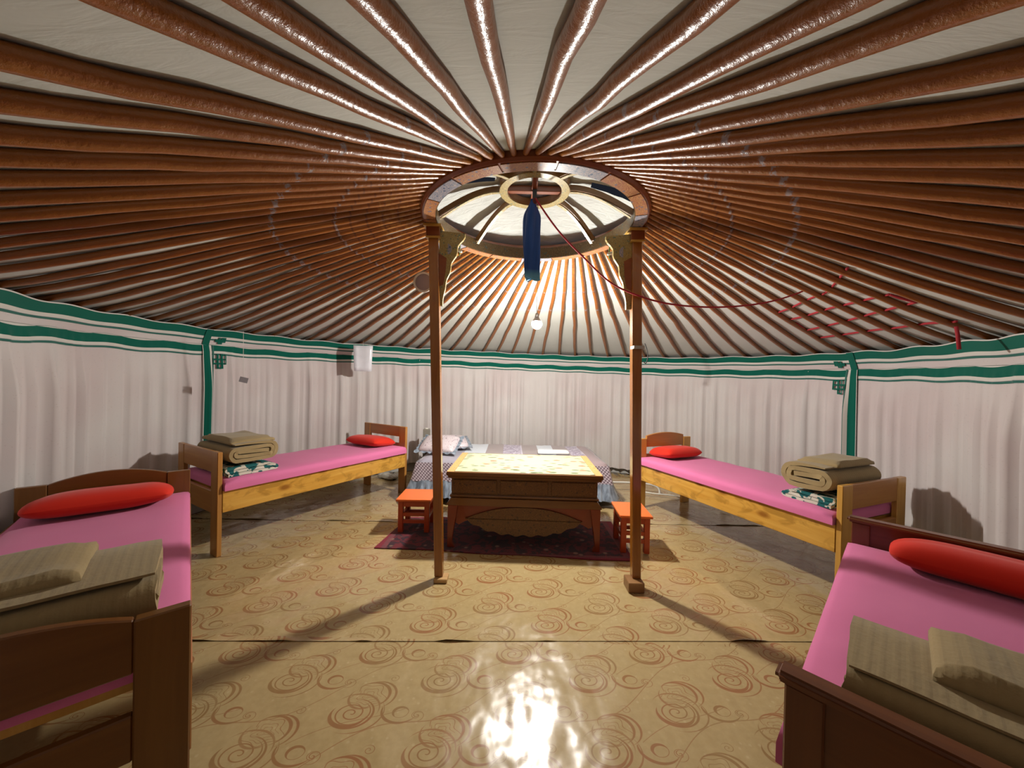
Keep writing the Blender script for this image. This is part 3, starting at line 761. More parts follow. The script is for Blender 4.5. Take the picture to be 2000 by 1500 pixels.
# right far bed
RF, RFa = (2.205, 2.404), math.radians(112)
pine_bed(RF, RFa, 1.97, 0.80, -1, 'yellow pine bed with knotty side rail behind the right centre post', 0.80, 0.84, 0.0, 0.035, rail_z=(0.345, 0.53), post_drop=0.03, lm=PINE_Z)
bed_things(RF, RFa, 1.97, 0.80, -1, 0.605, (1.76, 0.37, 0.34, 0.52, 0.15, 0.0, 0.12),
           ('pink sheeted mattress on the knotty pine bed at the right', 'small red pillow at the head of the knotty pine bed at the right'), None)
leaf_blanket(RF, RFa, -1, 0.07, 0.05, 0.34, 0.62, 0.612, 0.075, 'green and white leaf patterned blanket under the brown quilt on the right pine bed')
quilt_thing(RF, RFa, -1, 0.05, 0.04, 0.38, 4, 0.041, 0.62, 0.688, 'brown folded quilt with visible layers lying at the foot of the right pine bed', (0.05, 0.31, 0.10, 0.56, 0.196, 0.022), seed=1)
# left far bed
LF, LFa = (-2.30, 2.86), math.radians(59.5)
pine_bed(LF, LFa, 1.98, 0.78, 1, 'yellow pine bed with knotty side rail beside the left wall and the patterned divan', 0.83, 0.84, 0.0, 0.0, rail_z=(0.345, 0.52))
bed_things(LF, LFa, 1.98, 0.78, 1, 0.60, (1.72, 0.36, 0.36, 0.54, 0.14, 0.05, 0.12),
           ('pink sheeted mattress on the knotty pine bed at the left', 'small red pillow at the head of the left knotty pine bed'), None, rail_top=0.52)
leaf_blanket(LF, LFa, 1, 0.07, 0.04, 0.40, 0.62, 0.607, 0.08, 'green and white blanket under the brown quilt on the left pine bed')
quilt_thing(LF, LFa, 1, 0.06, 0.03, 0.42, 4, 0.036, 0.62, 0.692, 'slumped brown folded quilt at the foot of the left pine bed', (0.06, 0.40, 0.05, 0.6, 0.171, 0.028), seed=5)
# left near bed
LN, LNa = (-0.935, 1.075), math.radians(131.5)
pine_bed(LN, LNa, 2.05, 0.76, 1, 'brown wooden bed in the left foreground with arched footboard', 0.765, 0.765, 0.05, 0.05, rail=wood('brown_side_rail', (0.30, 0.11, 0.02), (0.38, 0.15, 0.03), 'x', 0.35), lm=wood('dark_brown_bed_leg', (0.15, 0.056, 0.009), (0.19, 0.078, 0.014), 'z', 0.35, coat=0.25), bm=wood('dark_brown_bed_board', (0.13, 0.042, 0.007), (0.17, 0.062, 0.011), 'y', 0.35, coat=0.25), lw=0.12, foot_top=0.15, foot_low=(0.37, 0.50), rail_z=(0.30, 0.57), slat_z=0.535)
bed_things(LN, LNa, 2.05, 0.76, 1, 0.62, (1.80, 0.38, 0.36, 0.60, 0.15, 0.0, 0.15),
           ('pink sheeted mattress on the bed in the left foreground', 'long red pillow against the arched headboard in the left foreground'), None, overhang=0.0, rail_top=0.572)
leaf_blanket(LN, LNa, 1, 0.08, 0.09, 0.34, 0.6, 0.607, 0.05, 'patterned blanket edge under the brown quilt in the left foreground')
quilt_thing(LN, LNa, 1, 0.05, 0.08, 0.42, 4, 0.036, 0.62, 0.662, 'brown striped folded quilt on the bed in the left foreground', (0.12, 0.40, 0.16, 0.62, 0.171, 0.034), seed=9)
# right near bed: framed panels
RN, RNa = (0.672, 0.872), math.radians(43)
def panel_bed(loc, rz, L, W, sgn, label):
    b = empty('bed', (loc[0], loc[1], 0), rz, label, 'bed')
    def y(a, c_): return sorted((sgn * a, sgn * c_))
    for nm, x, hgt in (('foot', 0.0, 0.765), ('head', L - 0.04, 0.735)):
        for a, c_ in ((0.0, 0.075), (W - 0.075, W)):
            ys = y(a, c_); MB().box(x, x + 0.04, ys[0], ys[1], 0, hgt - 0.028).build('leg', REDW_Z, b, bevel=0.004)
        ys = y(0.075, W - 0.075); MB().box(x + 0.012, x + 0.028, ys[0], ys[1], 0.24, hgt - 0.028).build('%sboard_panel' % nm, REDW_Y, b)
        MB().box(x + 0.004, x + 0.036, ys[0], ys[1], 0.20, 0.29).build('%s_cross_rail' % nm, REDW_Y, b, bevel=0.004)
        ys = y(-0.018, W + 0.018); MB().box(x - 0.012, x + 0.052, ys[0], ys[1], hgt - 0.028, hgt).build('%s_cap_rail' % nm, REDW_Y, b, bevel=0.01, seg=3)
    for a, c_ in ((0.0, 0.028), (W - 0.028, W)):
        ys = y(a, c_); MB().box(0.04, L - 0.04, ys[0], ys[1], 0.33, 0.50).build('side_rail', REDW_X, b, bevel=0.003)
    ys = y(0.03, W - 0.03)
    for i in range(9):
        x = 0.07 + (L - 0.22) * i / 8; MB().box(x, x + 0.08, ys[0], ys[1], 0.47, 0.492).build('slat', PINE_Z, b)
    return b
panel_bed(RN, RNa, 1.73, 0.82, -1, 'dark red-brown panelled bed in the right foreground')
bed_things(RN, RNa, 1.73, 0.82, -1, 0.60, (1.52, 0.46, 0.30, 0.62, 0.15, 0.0, 0.1),
           ('pink sheeted mattress on the dark bed in the right foreground', 'long red pillow against the dark headboard in the right foreground'), None, overhang=0.02, rail_top=0.50)
leaf_blanket(RN, RNa, -1, 0.07, 0.10, 0.32, 0.62, 0.607, 0.05, 'green and white blanket edge under the brown quilt in the right foreground')
quilt_thing(RN, RNa, -1, 0.06, 0.10, 0.36, 4, 0.026, 0.64, 0.662, 'brown folded quilt on the dark bed in the right foreground', (0.12, 0.35, 0.14, 0.64, 0.122, 0.036), seed=13)

# ------------------------------------------------------------------ rug, table, stools
M = Mat('maroon_patterned_rug', (0.15, 0.02, 0.03), 0.95, 0.1, sheen=0.2)
X, Y, Z = M.xyz('Generated'); v = M.mapped((1, 1, 1))
edge = ((X - 0.5).abs() > 0.475).max((Y - 0.5).abs() > 0.455); inner = ((X - 0.5).abs() > 0.455).max((Y - 0.5).abs() > 0.42)
c = M.mix(M.noise(v, 14, 3, 0.5, 1).step(0.5, 0.05), (0.13, 0.016, 0.024), (0.035, 0.014, 0.022))
c = M.mix(M.voronoi(v, 9).step(0.18, 0.1) * 0.6, c, (0.35, 0.20, 0.14)); c = M.mix(inner * 0.7, c, (0.20, 0.06, 0.07)); c = M.mix(edge * 1.0, c, (0.20, 0.018, 0.035))
M.base(c); M.bump(M.noise(v, 220, 2), 0.4, 0.003); RUG = M.m
V = []; Fc = []; nx, ny = 30, 12
q = [(-1.137, 3.085), (1.025, 2.945), (1.06, 3.77), (-1.04, 3.79)]
for k in (0, 1):
    for j in range(ny + 1):
        for i in range(nx + 1):
            u, v_ = i / nx, j / ny; x = lerp(lerp(q[0][0], q[1][0], u), lerp(q[3][0], q[2][0], u), v_); y = lerp(lerp(q[0][1], q[1][1], u), lerp(q[3][1], q[2][1], u), v_)
            V.append((x, y + 0.008 * math.sin(x * 7), 0.0015 if k == 0 else 0.009))
N_ = (nx + 1) * (ny + 1)
for j in range(ny):
    for i in range(nx):
        a = j * (nx + 1) + i; Fc.append((a, a + nx + 1, a + nx + 2, a + 1)); a += N_; Fc.append((a, a + 1, a + nx + 2, a + nx + 1))
bd = [i for i in range(nx)] + [(j + 1) * (nx + 1) - 1 for j in range(ny)] + [ny * (nx + 1) + nx - i for i in range(nx)] + [(ny - j) * (nx + 1) for j in range(ny)]
for i in range(len(bd)): a, b_ = bd[i], bd[(i + 1) % len(bd)]; Fc.append((a, b_, b_ + N_, a + N_))
rug = obj('rug', V, Fc, RUG); tag(rug, 'dark maroon patterned rug with red edge under the low table', 'rug')

TBL = empty('low_table', (0.135, 3.50, 0.009), math.radians(-1.6), 'low carved and painted brown chest table in the middle of the room', 'table')
TW = painted('brown_carved_scroll_panel', (0.10, 0.036, 0.007), (0.17, 0.07, 0.013), (0.06, 0.022, 0.007), 26)
TWD = wood('brown_table_wood', (0.13, 0.045, 0.009), (0.19, 0.075, 0.015), 'x', 0.3)
TRED = plain('orange_red_table_paint', (0.21, 0.028, 0.006), 0.35, coat=0.3)
hx, hy = 0.655, 0.415; ZT = 0.651
MB().box(-hx - 0.012, hx + 0.012, -hy, hy, ZT - 0.035, ZT).build('tabletop', TWD, TBL, bevel=0.004)
MB().box(-hx - 0.004, hx + 0.004, -hy + 0.02, hy - 0.02, ZT - 0.06, ZT - 0.035).build('top_moulding', TWD, TBL, bevel=0.006)
MB().box(-hx + 0.03, hx - 0.03, -hy + 0.04, hy - 0.04, 0.445, ZT - 0.06).build('chest_box', TW, TBL)
for x0, x1 in ((-hx + 0.035, -0.225), (-0.215, 0.215), (0.225, hx - 0.035)):
    MB().box(x0 + 0.01, x1 - 0.01, -hy + 0.030, -hy + 0.041, 0.462, ZT - 0.072).build('carved_front_panel', TW, TBL, bevel=0.004)
for s in (-1, 1):
    xs = sorted((s * (hx - 0.03), s * (hx - 0.019))); MB().box(xs[0], xs[1], -hy + 0.08, hy - 0.08, 0.462, ZT - 0.072).build('side_panel', TW, TBL, bevel=0.003)
MB().box(-hx + 0.015, hx - 0.015, -hy + 0.025, hy - 0.025, 0.425, 0.448).build('middle_moulding', TWD, TBL, bevel=0.006)
poly = [(-hx + 0.03, 0.425), (hx - 0.03, 0.425), (hx + 0.006, 0.375), (hx + 0.006, 0.362), (-hx - 0.006, 0.362), (-hx - 0.006, 0.375)]
MB().prism(poly, -hy + 0.012, hy - 0.012, lambda u, v_, t: (u, t, v_)).build('flared_base_moulding', TWD, TBL)
for sy in (-1, 1):      # scalloped apron front and back
    pts = [(-hx + 0.07, 0.362)]; half = [(0.07, 0.205), (0.10, 0.19), (0.14, 0.215), (0.19, 0.235), (0.24, 0.22), (0.30, 0.20), (0.36, 0.175), (0.44, 0.15), (0.52, 0.14), (0.60, 0.135), (0.655, 0.135)]
    low = [(-hx + a, z) for a, z in half] + [(hx - a, z) for a, z in half[::-1][1:]]
    poly = [(hx - 0.07, 0.362), (-hx + 0.07, 0.362)] + low
    y0 = sy * (hy - 0.045)
    MB().prism(poly, y0 - 0.012, y0 + 0.012, lambda u, v_, t: (u, t, v_)).build('scalloped_apron', TRED, TBL)
    orn = []
    for i in range(41):
        u = -1 + 2 * i / 40; zz = 0.345 - 0.012 * math.cos(u * 20) if False else 0.355 - 0.11 * abs(u) ** 2.2
        orn.append((u * 0.50, zz))
    lowo = []
    for i in range(41):
        u = 1 - 2 * i / 40; lowo.append((u * 0.50, 0.115 + 0.13 * abs(u) ** 2.6 + 0.009 * math.cos(u * 25)))
    y1 = y0 + sy * 0.019
    MB().prism(orn + lowo, y1 - 0.008, y1 + 0.008, lambda u, v_, t: (u, t, v_)).build('carved_apron_ornament', TW, TBL)
for sx in (-1, 1):
    poly = [(-hy + 0.07, 0.362), (hy - 0.07, 0.362), (hy - 0.07, 0.24), (0.2, 0.27), (0.0, 0.23), (-0.2, 0.27), (-hy + 0.07, 0.24)]
    MB().prism(poly[::-1], sx * (hx - 0.045) - 0.01, sx * (hx - 0.045) + 0.01, lambda u, v_, t: (t, u, v_)).build('side_apron', TRED, TBL)
    for sy in (-1, 1):
        V = []; zs = [(0.0, 0.062), (0.012, 0.060), (0.05, 0.042), (0.14, 0.052), (0.24, 0.068), (0.362, 0.085)]
        for z, wd in zs:
            xo, yo = sx * (hx - 0.004), sy * (hy - 0.012)
            for a, b_ in ((0, 0), (1, 0), (1, 1), (0, 1)): V.append((xo - sx * wd * a, yo - sy * wd * 0.8 * b_, z))
        n_ = len(zs); Fc = [(3, 2, 1, 0), tuple(range(4 * n_ - 4, 4 * n_))] + [(i * 4 + k, i * 4 + (k + 1) % 4, i * 4 + 4 + (k + 1) % 4, i * 4 + 4 + k) for i in range(n_ - 1) for k in range(4)]
        obj('leg', V, Fc, TRED, TBL, bevel=0.003)
# oilcloth on the table
M = Mat('pale_yellow_leaf_oilcloth', (0.7, 0.7, 0.45), 0.3, 0.5, 0.3)
X, Y, Z = M.xyz('Generated'); v = M.mapped((1, 1.6, 1)); vr = M.nt.nodes.new('ShaderNodeMapping'); M.nt.links.new(M.tc.outputs['Object'], vr.inputs[0]); vr.inputs['Rotation'].default_value = (0, 0, 0.7); vr.inputs['Scale'].default_value = (1, 2.2, 1)
c = M.mix(M.noise(v, 8, 2), (0.56, 0.57, 0.33), (0.50, 0.56, 0.36))
c = M.mix(M.voronoi(vr.outputs[0], 8).step(0.27, 0.06) * 1.0, c, (0.14, 0.17, 0.08)); c = M.mix(M.voronoi(v, 6).step(0.22, 0.06) * 0.9, c, (0.42, 0.14, 0.06))
M.base(c); OIL = M.m
ta = math.radians(-1.6)
o = slab(-0.60, 0.60, -0.39, 0.39, 0.0, 0.002, 0.002, amp=0.0006).build('tablecloth', OIL); o.location = (0.135, 3.50, 0.6605); o.rotation_euler = (0, 0, ta)
tag(o, 'pale yellow leaf patterned oilcloth on the low table', 'tablecloth')
ORW = painted('orange_painted_border', (0.60, 0.30, 0.10), (0.68, 0.42, 0.14), (0.5, 0.2, 0.06), 30)
for a in ((-hx - 0.008, -0.602, -hy + 0.004, hy - 0.004), (0.602, hx + 0.008, -hy + 0.004, hy - 0.004)):
    MB().box(a[0], a[1], a[2], a[3], ZT, ZT + 0.0015).build('painted_top_border', ORW, TBL)

ORANGE = plain('bright_orange_paint', (0.78, 0.16, 0.03), 0.4, coat=0.15, vary=0.05)
ORANGE_D = plain('red_orange_paint', (0.48, 0.065, 0.012), 0.4, coat=0.15, vary=0.06)
def stool(loc, rz, W, D, H, label):
    b = empty('stool', (loc[0], loc[1], loc[2]), rz, label, 'stool')
    MB().box(-W / 2, W / 2, -D / 2, D / 2, H - 0.022, H).build('seat', ORANGE, b, bevel=0.004)
    lw = 0.045; ix, iy = W / 2 - 0.018, D / 2 - 0.018
    for sx in (-1, 1):
        for sy in (-1, 1):
            xs = sorted((sx * ix, sx * (ix - lw))); ys = sorted((sy * iy, sy * (iy - lw)))
            MB().box(xs[0], xs[1], ys[0], ys[1], 0, H - 0.022).build('leg', ORANGE_D, b, bevel=0.003)
    for sy in (-1, 1):
        ys = sorted((sy * iy - sy * 0.006, sy * (iy - 0.028)))
        MB().box(-ix + lw, ix - lw, ys[0], ys[1], H - 0.075, H - 0.022).build('apron_board', ORANGE_D, b)
        for z in (0.15, 0.085):
            MB().box(-ix + lw, ix - lw, ys[0], ys[1], z, z + 0.032).build('stretcher', ORANGE_D, b)
    for sx in (-1, 1):
        xs = sorted((sx * ix - sx * 0.006, sx * (ix - 0.028)))
        MB().box(xs[0], xs[1], -iy + lw, iy - lw, H - 0.075, H - 0.022).build('apron_board', ORANGE_D, b)
        MB().box(xs[0], xs[1], -iy + lw, iy - lw, 0.12, 0.152).build('stretcher', ORANGE_D, b)
    return b
stool((-0.895, 3.54, 0.009), math.radians(1), 0.325, 0.33, 0.315, 'small orange wooden stool left of the low table')
stool((1.085, 3.235, 0.009), math.radians(-4), 0.275, 0.36, 0.325, 'small orange wooden stool right of the low table')

# ------------------------------------------------------------------ divan at the back with patterned spread
DV = empty('divan_bed', (0.03, 4.86, 0), 0, 'wide low divan against the back wall behind the low table', 'bed')
DX, DY = 1.13, 0.58
MB().box(-DX + 0.04, DX - 0.04, -DY + 0.05, DY - 0.03, 0.10, 0.46).build('divan_base', cloth('grey_divan_cloth', (0.32, 0.28, 0.27)), DV, bevel=0.02)
for sx in (-1, 1):
    for sy in (-1, 1): MB().box(sx * (DX - 0.12) - 0.03, sx * (DX - 0.12) + 0.03, sy * (DY - 0.12) - 0.03, sy * (DY - 0.12) + 0.03, 0, 0.10).build('leg', REDW_Z, DV)
M = Mat('striped_patchwork_spread', (0.5, 0.45, 0.45), 0.55, 0.3, sheen=0.2)
X, Y, Z = M.xyz('Object'); v = M.mapped((1, 1, 1))
G_, Wt, Pt = (0.34, 0.285, 0.285), (0.62, 0.66, 0.72), (0.5, 0.5, 0.5)
s0 = (X + 1.25) / 2.5
def st_(p): return (p + 1.22) / 2.5
c = M.ramp(s0, [(0, (0.36, 0.34, 0.40)), (st_(-0.60), Wt), (st_(-0.33), G_), (st_(-0.10), (0.56, 0.52, 0.60)), (st_(0.15), G_), (st_(0.37), Wt), (st_(0.58), G_), (st_(0.78), (0.56, 0.52, 0.60)), (st_(0.95), (0.34, 0.26, 0.27))], True)
pat = M.noise(v, 26, 3, 0.5, 1.5); isp = ((s0 - st_(0.02)).abs() < 0.048).max((s0 - st_(0.865)).abs() < 0.034)
c = M.mix(isp * pat.step(0.5, 0.06) * 0.8, c, (0.22, 0.16, 0.26)); c = M.mix(M.voronoi(v, 12).step(0.14, 0.08) * 0.4, c, (0.35, 0.36, 0.42))
M.base(c); SPREAD = M.m
o = slab(-DX, DX, -DY, DY, 0.34, 0.50, 0.07, amp=0.012, nx=40, ny=20).build('spread', SPREAD, smooth=True); o.location = (0.03, 4.86, 0)
tag(o, 'grey, white and lilac striped bedspread on the wide divan', 'bedspread')
M = Mat('purple_silver_check_satin', (0.3, 0.25, 0.3), 0.35, 0.6, sheen=0.3)
v = M.mapped((1, 1, 1)); X, Y, Z = M.xyz('Object')
d1 = (((X + Y) * 26.0 + Z * 26.0).fract() - 0.5).abs().step(0.2, 0.1); d2 = (((X + Y) * 26.0 - Z * 26.0).fract() - 0.5).abs().step(0.2, 0.1)
c = M.mix((d1 + d2).op('MULTIPLY', 0.5), (0.13, 0.085, 0.11), (0.62, 0.55, 0.60)); M.base(c); CHECK = M.m
M = Mat('blue_grey_satin_frill', (0.15, 0.19, 0.24), 0.28, 0.8, sheen=0.4); v = M.mapped((9, 9, 1)); k = M.noise(v, 3, 2)
M.base(M.mix(k.step(0.5, 0.3), (0.09, 0.115, 0.15), (0.28, 0.34, 0.42))); SATIN = M.m
def skirt(name, z0, z1, amp, freq, m, flare, off):
    V = []; Fc = []; pts = []
    per = [(-DX, DY, 0, -2 * DY), (-DX, -DY, 2 * DX, 0), (DX, -DY, 0, 2 * DY)]
    nrm = [(-1, 0), (0, -1), (1, 0)]; rows = 5; cols = 0
    for (x, y, dx, dy), nn in zip(per, nrm):
        n_ = int(math.hypot(dx, dy) * 70)
        for i in range(n_):
            t = i / n_; cx_, cy_ = x + dx * t, y + dy * t
            # round the corners outwards
            e0 = max(0, 1 - t * math.hypot(dx, dy) / 0.08); e1 = max(0, 1 - (1 - t) * math.hypot(dx, dy) / 0.08)
            k_ = math.hypot(dx, dy) * t * freq
            for j in range(rows + 1):
                f = j / rows; a = off + flare * f + amp * math.sin(k_ * 2 * PI + math.sin(k_)) * (0.2 + 0.8 * f) * (1 if freq else 0)
                V.append((cx_ + nn[0] * a - (nn[1] != 0) * (e0 - e1) * a, cy_ + nn[1] * a - (nn[0] != 0) * 0, lerp(z0, z1, f)))
            cols += 1
    for i in range(cols - 1):
        for j in range(rows):
            a = i * (rows + 1) + j; Fc.append((a, a + 1, a + rows + 2, a + rows + 1))
    o = obj(name, V, Fc, m, smooth=True); return o
sk = empty('divan_skirt', (0.03, 4.86, 0), 0, 'checked satin valance with blue-grey frill hanging round the wide divan', 'valance')
for nm, a in (('check_drop', (0.465, 0.26, 0.006, 5, CHECK, 0.05, 0.008)), ('satin_frill', (0.27, 0.09, 0.016, 15, SATIN, 0.07, 0.055))):
    o = skirt(nm, a[0], a[1], a[2], a[3], a[4], a[5], a[6]); o.parent = sk
# divan pillows
PPAT = painted('lilac_scroll_pillow_cloth', (0.55, 0.47, 0.50), (0.70, 0.64, 0.66), (0.25, 0.18, 0.22), 34)
def frilled_pillow(loc, rz, L, W, H, label, tilt):
    r = empty('frilled_pillow', loc, rz, label, 'pillow'); r.rotation_euler = (tilt[0], tilt[1], rz)
    pillow(L, W, H, seed=loc[0]).build('pillow_body', PPAT, r, smooth=True)
    V = []; Fc = []; n_ = 120
    for i in range(n_):
        a = 2 * PI * i / n_; ca, sa = math.cos(a), math.sin(a); k_ = max(abs(ca), abs(sa)); sx, sy = ca / k_, sa / k_
        for j, (e, zz) in enumerate(((0.93, 0.0), (1.16, 0.004))):
            V.append((sx * L / 2 * e * 1.0, sy * W / 2 * e, H * 0.36 + 0.012 * math.sin(i * 1.3) * j))
    for i in range(n_): j = (i + 1) % n_; Fc.append((2 * i, 2 * i + 1, 2 * j + 1, 2 * j))
    obj('satin_frill', V, Fc, SATIN, r, smooth=True)
frilled_pillow((-0.86, 5.02, 0.515), 0.25, 0.52, 0.50, 0.15, 'larger frilled pillow at the back of the wide divan', (0.10, -0.05))
frilled_pillow((-0.90, 4.66, 0.575), -0.15, 0.46, 0.36, 0.13, 'frilled pillow leaning in front on the wide divan', (0.38, 0.0))
# grey box behind the post and white folded towel on the divan
bxr = empty('thermos_box', (-1.22, 5.28, 0.0), 0.2, 'narrow grey-brown box with pale top beyond the left post', 'box')
MB().box(-0.05, 0.05, -0.04, 0.04, 0.0, 0.72).build('box_body', plain('grey_brown_box', (0.24, 0.22, 0.18), 0.6), bxr, bevel=0.006)
MB().box(-0.02, 0.02, -0.02, 0.02, 0.72, 0.735).build('white_cap', plain('white_plastic', (0.8, 0.78, 0.7), 0.4), bxr, bevel=0.003)
o = slab(-0.20, 0.20, -0.06, 0.06, 0, 0.035, 0.012, amp=0.003).build('folded_towel', cloth('white_towel', (0.82, 0.82, 0.80)), smooth=True); o.location = (0.55, 4.70, 0.522)
tag(o, 'white folded towel lying on the striped bedspread', 'towel')

# ------------------------------------------------------------------ things hanging under the roof
bulb = empty('hanging_bulb', (BULB[0], BULB[1], BULB[2]), 0, 'lit bare light bulb hanging on a thin wire', 'light bulb')
m = bpy.data.materials.new('glowing_bulb'); m.use_nodes = True; nt = m.node_tree; nt.nodes.remove(nt.nodes['Principled BSDF'])
em = nt.nodes.new('ShaderNodeEmission'); em.inputs[0].default_value = (1.0, 0.965, 0.90, 1); em.inputs[1].default_value = BULB_STRENGTH
nt.links.new(em.outputs[0], nt.nodes['Material Output'].inputs[0])
MB().lathe([(0.0005, -0.050), (0.020, -0.046), (0.037, -0.034), (0.048, -0.014), (0.050, 0.004), (0.044, 0.024), (0.0005, 0.024)], 16, closed=False).build('glass_bulb', m, bulb, smooth=True)
MB().lathe([(0.0005, 0.0245), (0.0435, 0.0245), (0.036, 0.04), (0.022, 0.06), (0.02, 0.07), (0.02, 0.09), (0.010, 0.105), (0.0005, 0.105)], 14, closed=False).build('socket', plain('grey_socket', (0.35, 0.33, 0.30), 0.4), bulb, smooth=True, sharp=0.6)
bz = 2.592 - BULB[2]
MB().tube([(0, 0, 0.10), (-0.006, 0, 0.2), (0.004, 0, bz * 0.8), (0, -0.005, bz - 0.01), (-0.003, -0.085, bz), (-0.03, -0.38, bz + 0.12), (-0.06, -0.72, 2.85 - BULB[2])], 0.0022, 6).build('wire', plain('dark_wire', (0.07, 0.06, 0.05), 0.5), bulb, smooth=True)

# blue ceremonial scarf under the crown
kh = empty('blue_scarf', (0.14, 2.74, 2.87), 0, 'long dark blue silk scarf hanging from the crown hub', 'scarf')
V = []; Fc = []; rows, cols = 26, 24
for j in range(rows + 1):
    t = j / rows; z = -0.06 - 0.60 * t; wd = 0.018 + 0.040 * sstep(t / 0.22) - 0.006 * sstep((t - 0.6) / 0.4)
    for i in range(cols):
        a = 2 * PI * i / cols; f = 1 + 0.30 * math.sin(3 * a + t * 2.2) * min(1, t * 4)
        V.append((-0.012 - 0.028 * t * (1 - t) * 2 + wd * math.cos(a) * f, wd * 0.42 * math.sin(a) * f, z + 0.016 * math.sin(2 * a) * (t > 0.9)))
for j in range(rows):
    for i in range(cols): a = j * cols + i; b_ = j * cols + (i + 1) % cols; Fc.append((a, b_, b_ + cols, a + cols))
Fc += [tuple(range(cols)), tuple(range(rows * cols, (rows + 1) * cols))[::-1]]
M = Mat('dark_blue_silk', (0.012, 0.05, 0.17), 0.45, 0.3, sheen=0.05); X, Y, Z = M.xyz('Object')
M.base(M.mix((Z + 0.66).abs().step(0.05, 0.05), M.mix(M.noise(M.mapped((8, 8, 1)), 4, 2), (0.004, 0.030, 0.15), (0.012, 0.085, 0.36)), (0.10, 0.30, 0.45))); SILK = M.m
obj('scarf_cloth', V, Fc, SILK, kh, smooth=True)
MB().box(-0.018, 0.014, -0.006, 0.006, -0.07, 0.06).build('strap', plain('dark_grey_strap', (0.06, 0.07, 0.08), 0.7), kh)
MB().lathe([(0.0005, -0.03), (0.016, -0.02), (0.02, 0.0), (0.016, 0.02), (0.0005, 0.03)], 12, c=(0, 0, -0.075), closed=False).build('knot', plain('dark_red_knot', (0.12, 0.03, 0.03), 0.7), kh, smooth=True)

# red rope: sags from the hub to a roof pole, ends in a lashing woven between the poles
ROPE = plain('red_braided_rope', (0.38, 0.02, 0.03), 0.8)
def unproject(px, py, depth):
    dx, dy = px - 1000, py - 750; c_, s_ = math.cos(ROLL), math.sin(ROLL); x = c_ * dx + s_ * dy; y = -s_ * dx + c_ * dy
    d = Fv + Rv * (x / F_PX) - Uv * (y / F_PX); return Vector((0, 0, 1.45)) + d * (depth / d.y)
rp = empty('red_rope', (0.15, 2.72, 2.80), 0, 'long dark red rope sagging from the crown hub to a roof pole at the right', 'rope')
ctrl = [(1046, 388, 2.72), (1090, 450, 2.72), (1140, 503, 2.72), (1190, 550, 2.70), (1243, 576, 2.66), (1310, 594, 2.66), (1400, 600, 2.68), (1490, 592, 2.70), (1560, 572, 2.72), (1615, 545, 2.74), (1655, 522, 2.80)]
def smooth_path(P, n=6):
    out = []
    for i in range(len(P) - 1):
        p0 = P[max(0, i - 1)]; p1 = P[i]; p2 = P[i + 1]; p3 = P[min(len(P) - 1, i + 2)]
        for j in range(n):
            t = j / n; out.append(0.5 * ((2 * p1) + (p2 - p0) * t + (2 * p0 - 5 * p1 + 4 * p2 - p3) * t * t + (3 * p1 - p0 - 3 * p2 + p3) * t ** 3))
    return out + [P[-1]]
o = MB().tube([p - Vector((0.15, 2.72, 2.80)) for p in smooth_path([unproject(*c_) for c_ in ctrl])], 0.0065, 6).build('rope_line', ROPE, rp, smooth=True)
# lashing rows: each passes above the poles and dips between them, at a set distance along the roof
def roof_at(a, t, dz): return pole_pt(a, a, t, dz)
lash = empty('red_rope_lashing', (2.3, 3.9, 2.1), 0, 'red rope woven in rows through the roof poles at the right', 'rope')
rows_ = [[(25, 0.56), (19, 0.60), ], ]
def on_roof(px, py):      # the point where the ray of a photo pixel meets the roof surface
    for i in range(200):
        d = 1.2 + i * 0.025; p = unproject(px, py, d); a = math.atan2(p.y - CY, p.x - CX); r = math.hypot(p.x - CX, p.y - CY)
        t = (r - RO) / (r_eave(a) - RO)
        if p.z >= zprof(t, z_eave(a)) + 0.008: return p
    return p
for row in ([(1515, 612), (1545, 601), (1582, 583), (1612, 572), (1634, 550), (1655, 524)],
            [(1538, 625), (1570, 618), (1622, 602), (1660, 593), (1705, 582), (1738, 575)],
            [(1575, 645), (1612, 637), (1655, 626), (1702, 613), (1752, 600), (1790, 590)],
            [(1598, 660), (1650, 653), (1705, 645), (1752, 640), (1800, 633), (1835, 630), (1868, 628)],
            [(1515, 612), (1538, 625), (1556, 632), (1575, 645), (1598, 660)],
            [(1738, 575), (1762, 583), (1790, 590)]):
    pts = [on_roof(*c_) for c_ in row]
    MB().tube([p - lash.location for p in smooth_path(pts)], 0.0085, 6).build('rope_row', ROPE, lash, smooth=True)
e0 = on_roof(1868, 628); e1 = e0 + Vector((0.01, -0.01, -0.17))
MB().tube([p - lash.location for p in (e0 - Vector((0, 0, 0.03)), (e0 + e1) / 2, e1)], 0.010, 6).build('rope_tail', ROPE, lash, smooth=True)

# white paper sheet hanging in front of the left part of the back wall, with its thread
c0 = unproject(709, 700, 4.9)
sh = empty('paper_sheet', c0, math.radians(16), 'small white paper sheet hanging at the top of the back wall hanging', 'paper')
V = []; Fc = []
for j in range(7):
    for i in range(6):
        x = (i / 5 - 0.5) * 0.245; z = (0.5 - j / 6) * 0.345; V.append((x * (1 - 0.02 * j), 0.012 * math.sin(i * 1.1) + (0.03 * (i / 5) ** 3 if j > 4 else 0), z))
for j in range(6):
    for i in range(5): a = j * 6 + i; Fc.append((a, a + 1, a + 7, a + 6))
so = obj('paper', V, Fc, plain('white_glossy_paper', (0.80, 0.82, 0.88), 0.25), sh, smooth=True)
md = so.modifiers.new('thickness', 'SOLIDIFY'); md.thickness = 0.001
MB().tube([(0, 0, 0.17), (0.0, 0.0, 0.25)], 0.001, 5).build('thread', WHITE_BAND, sh)
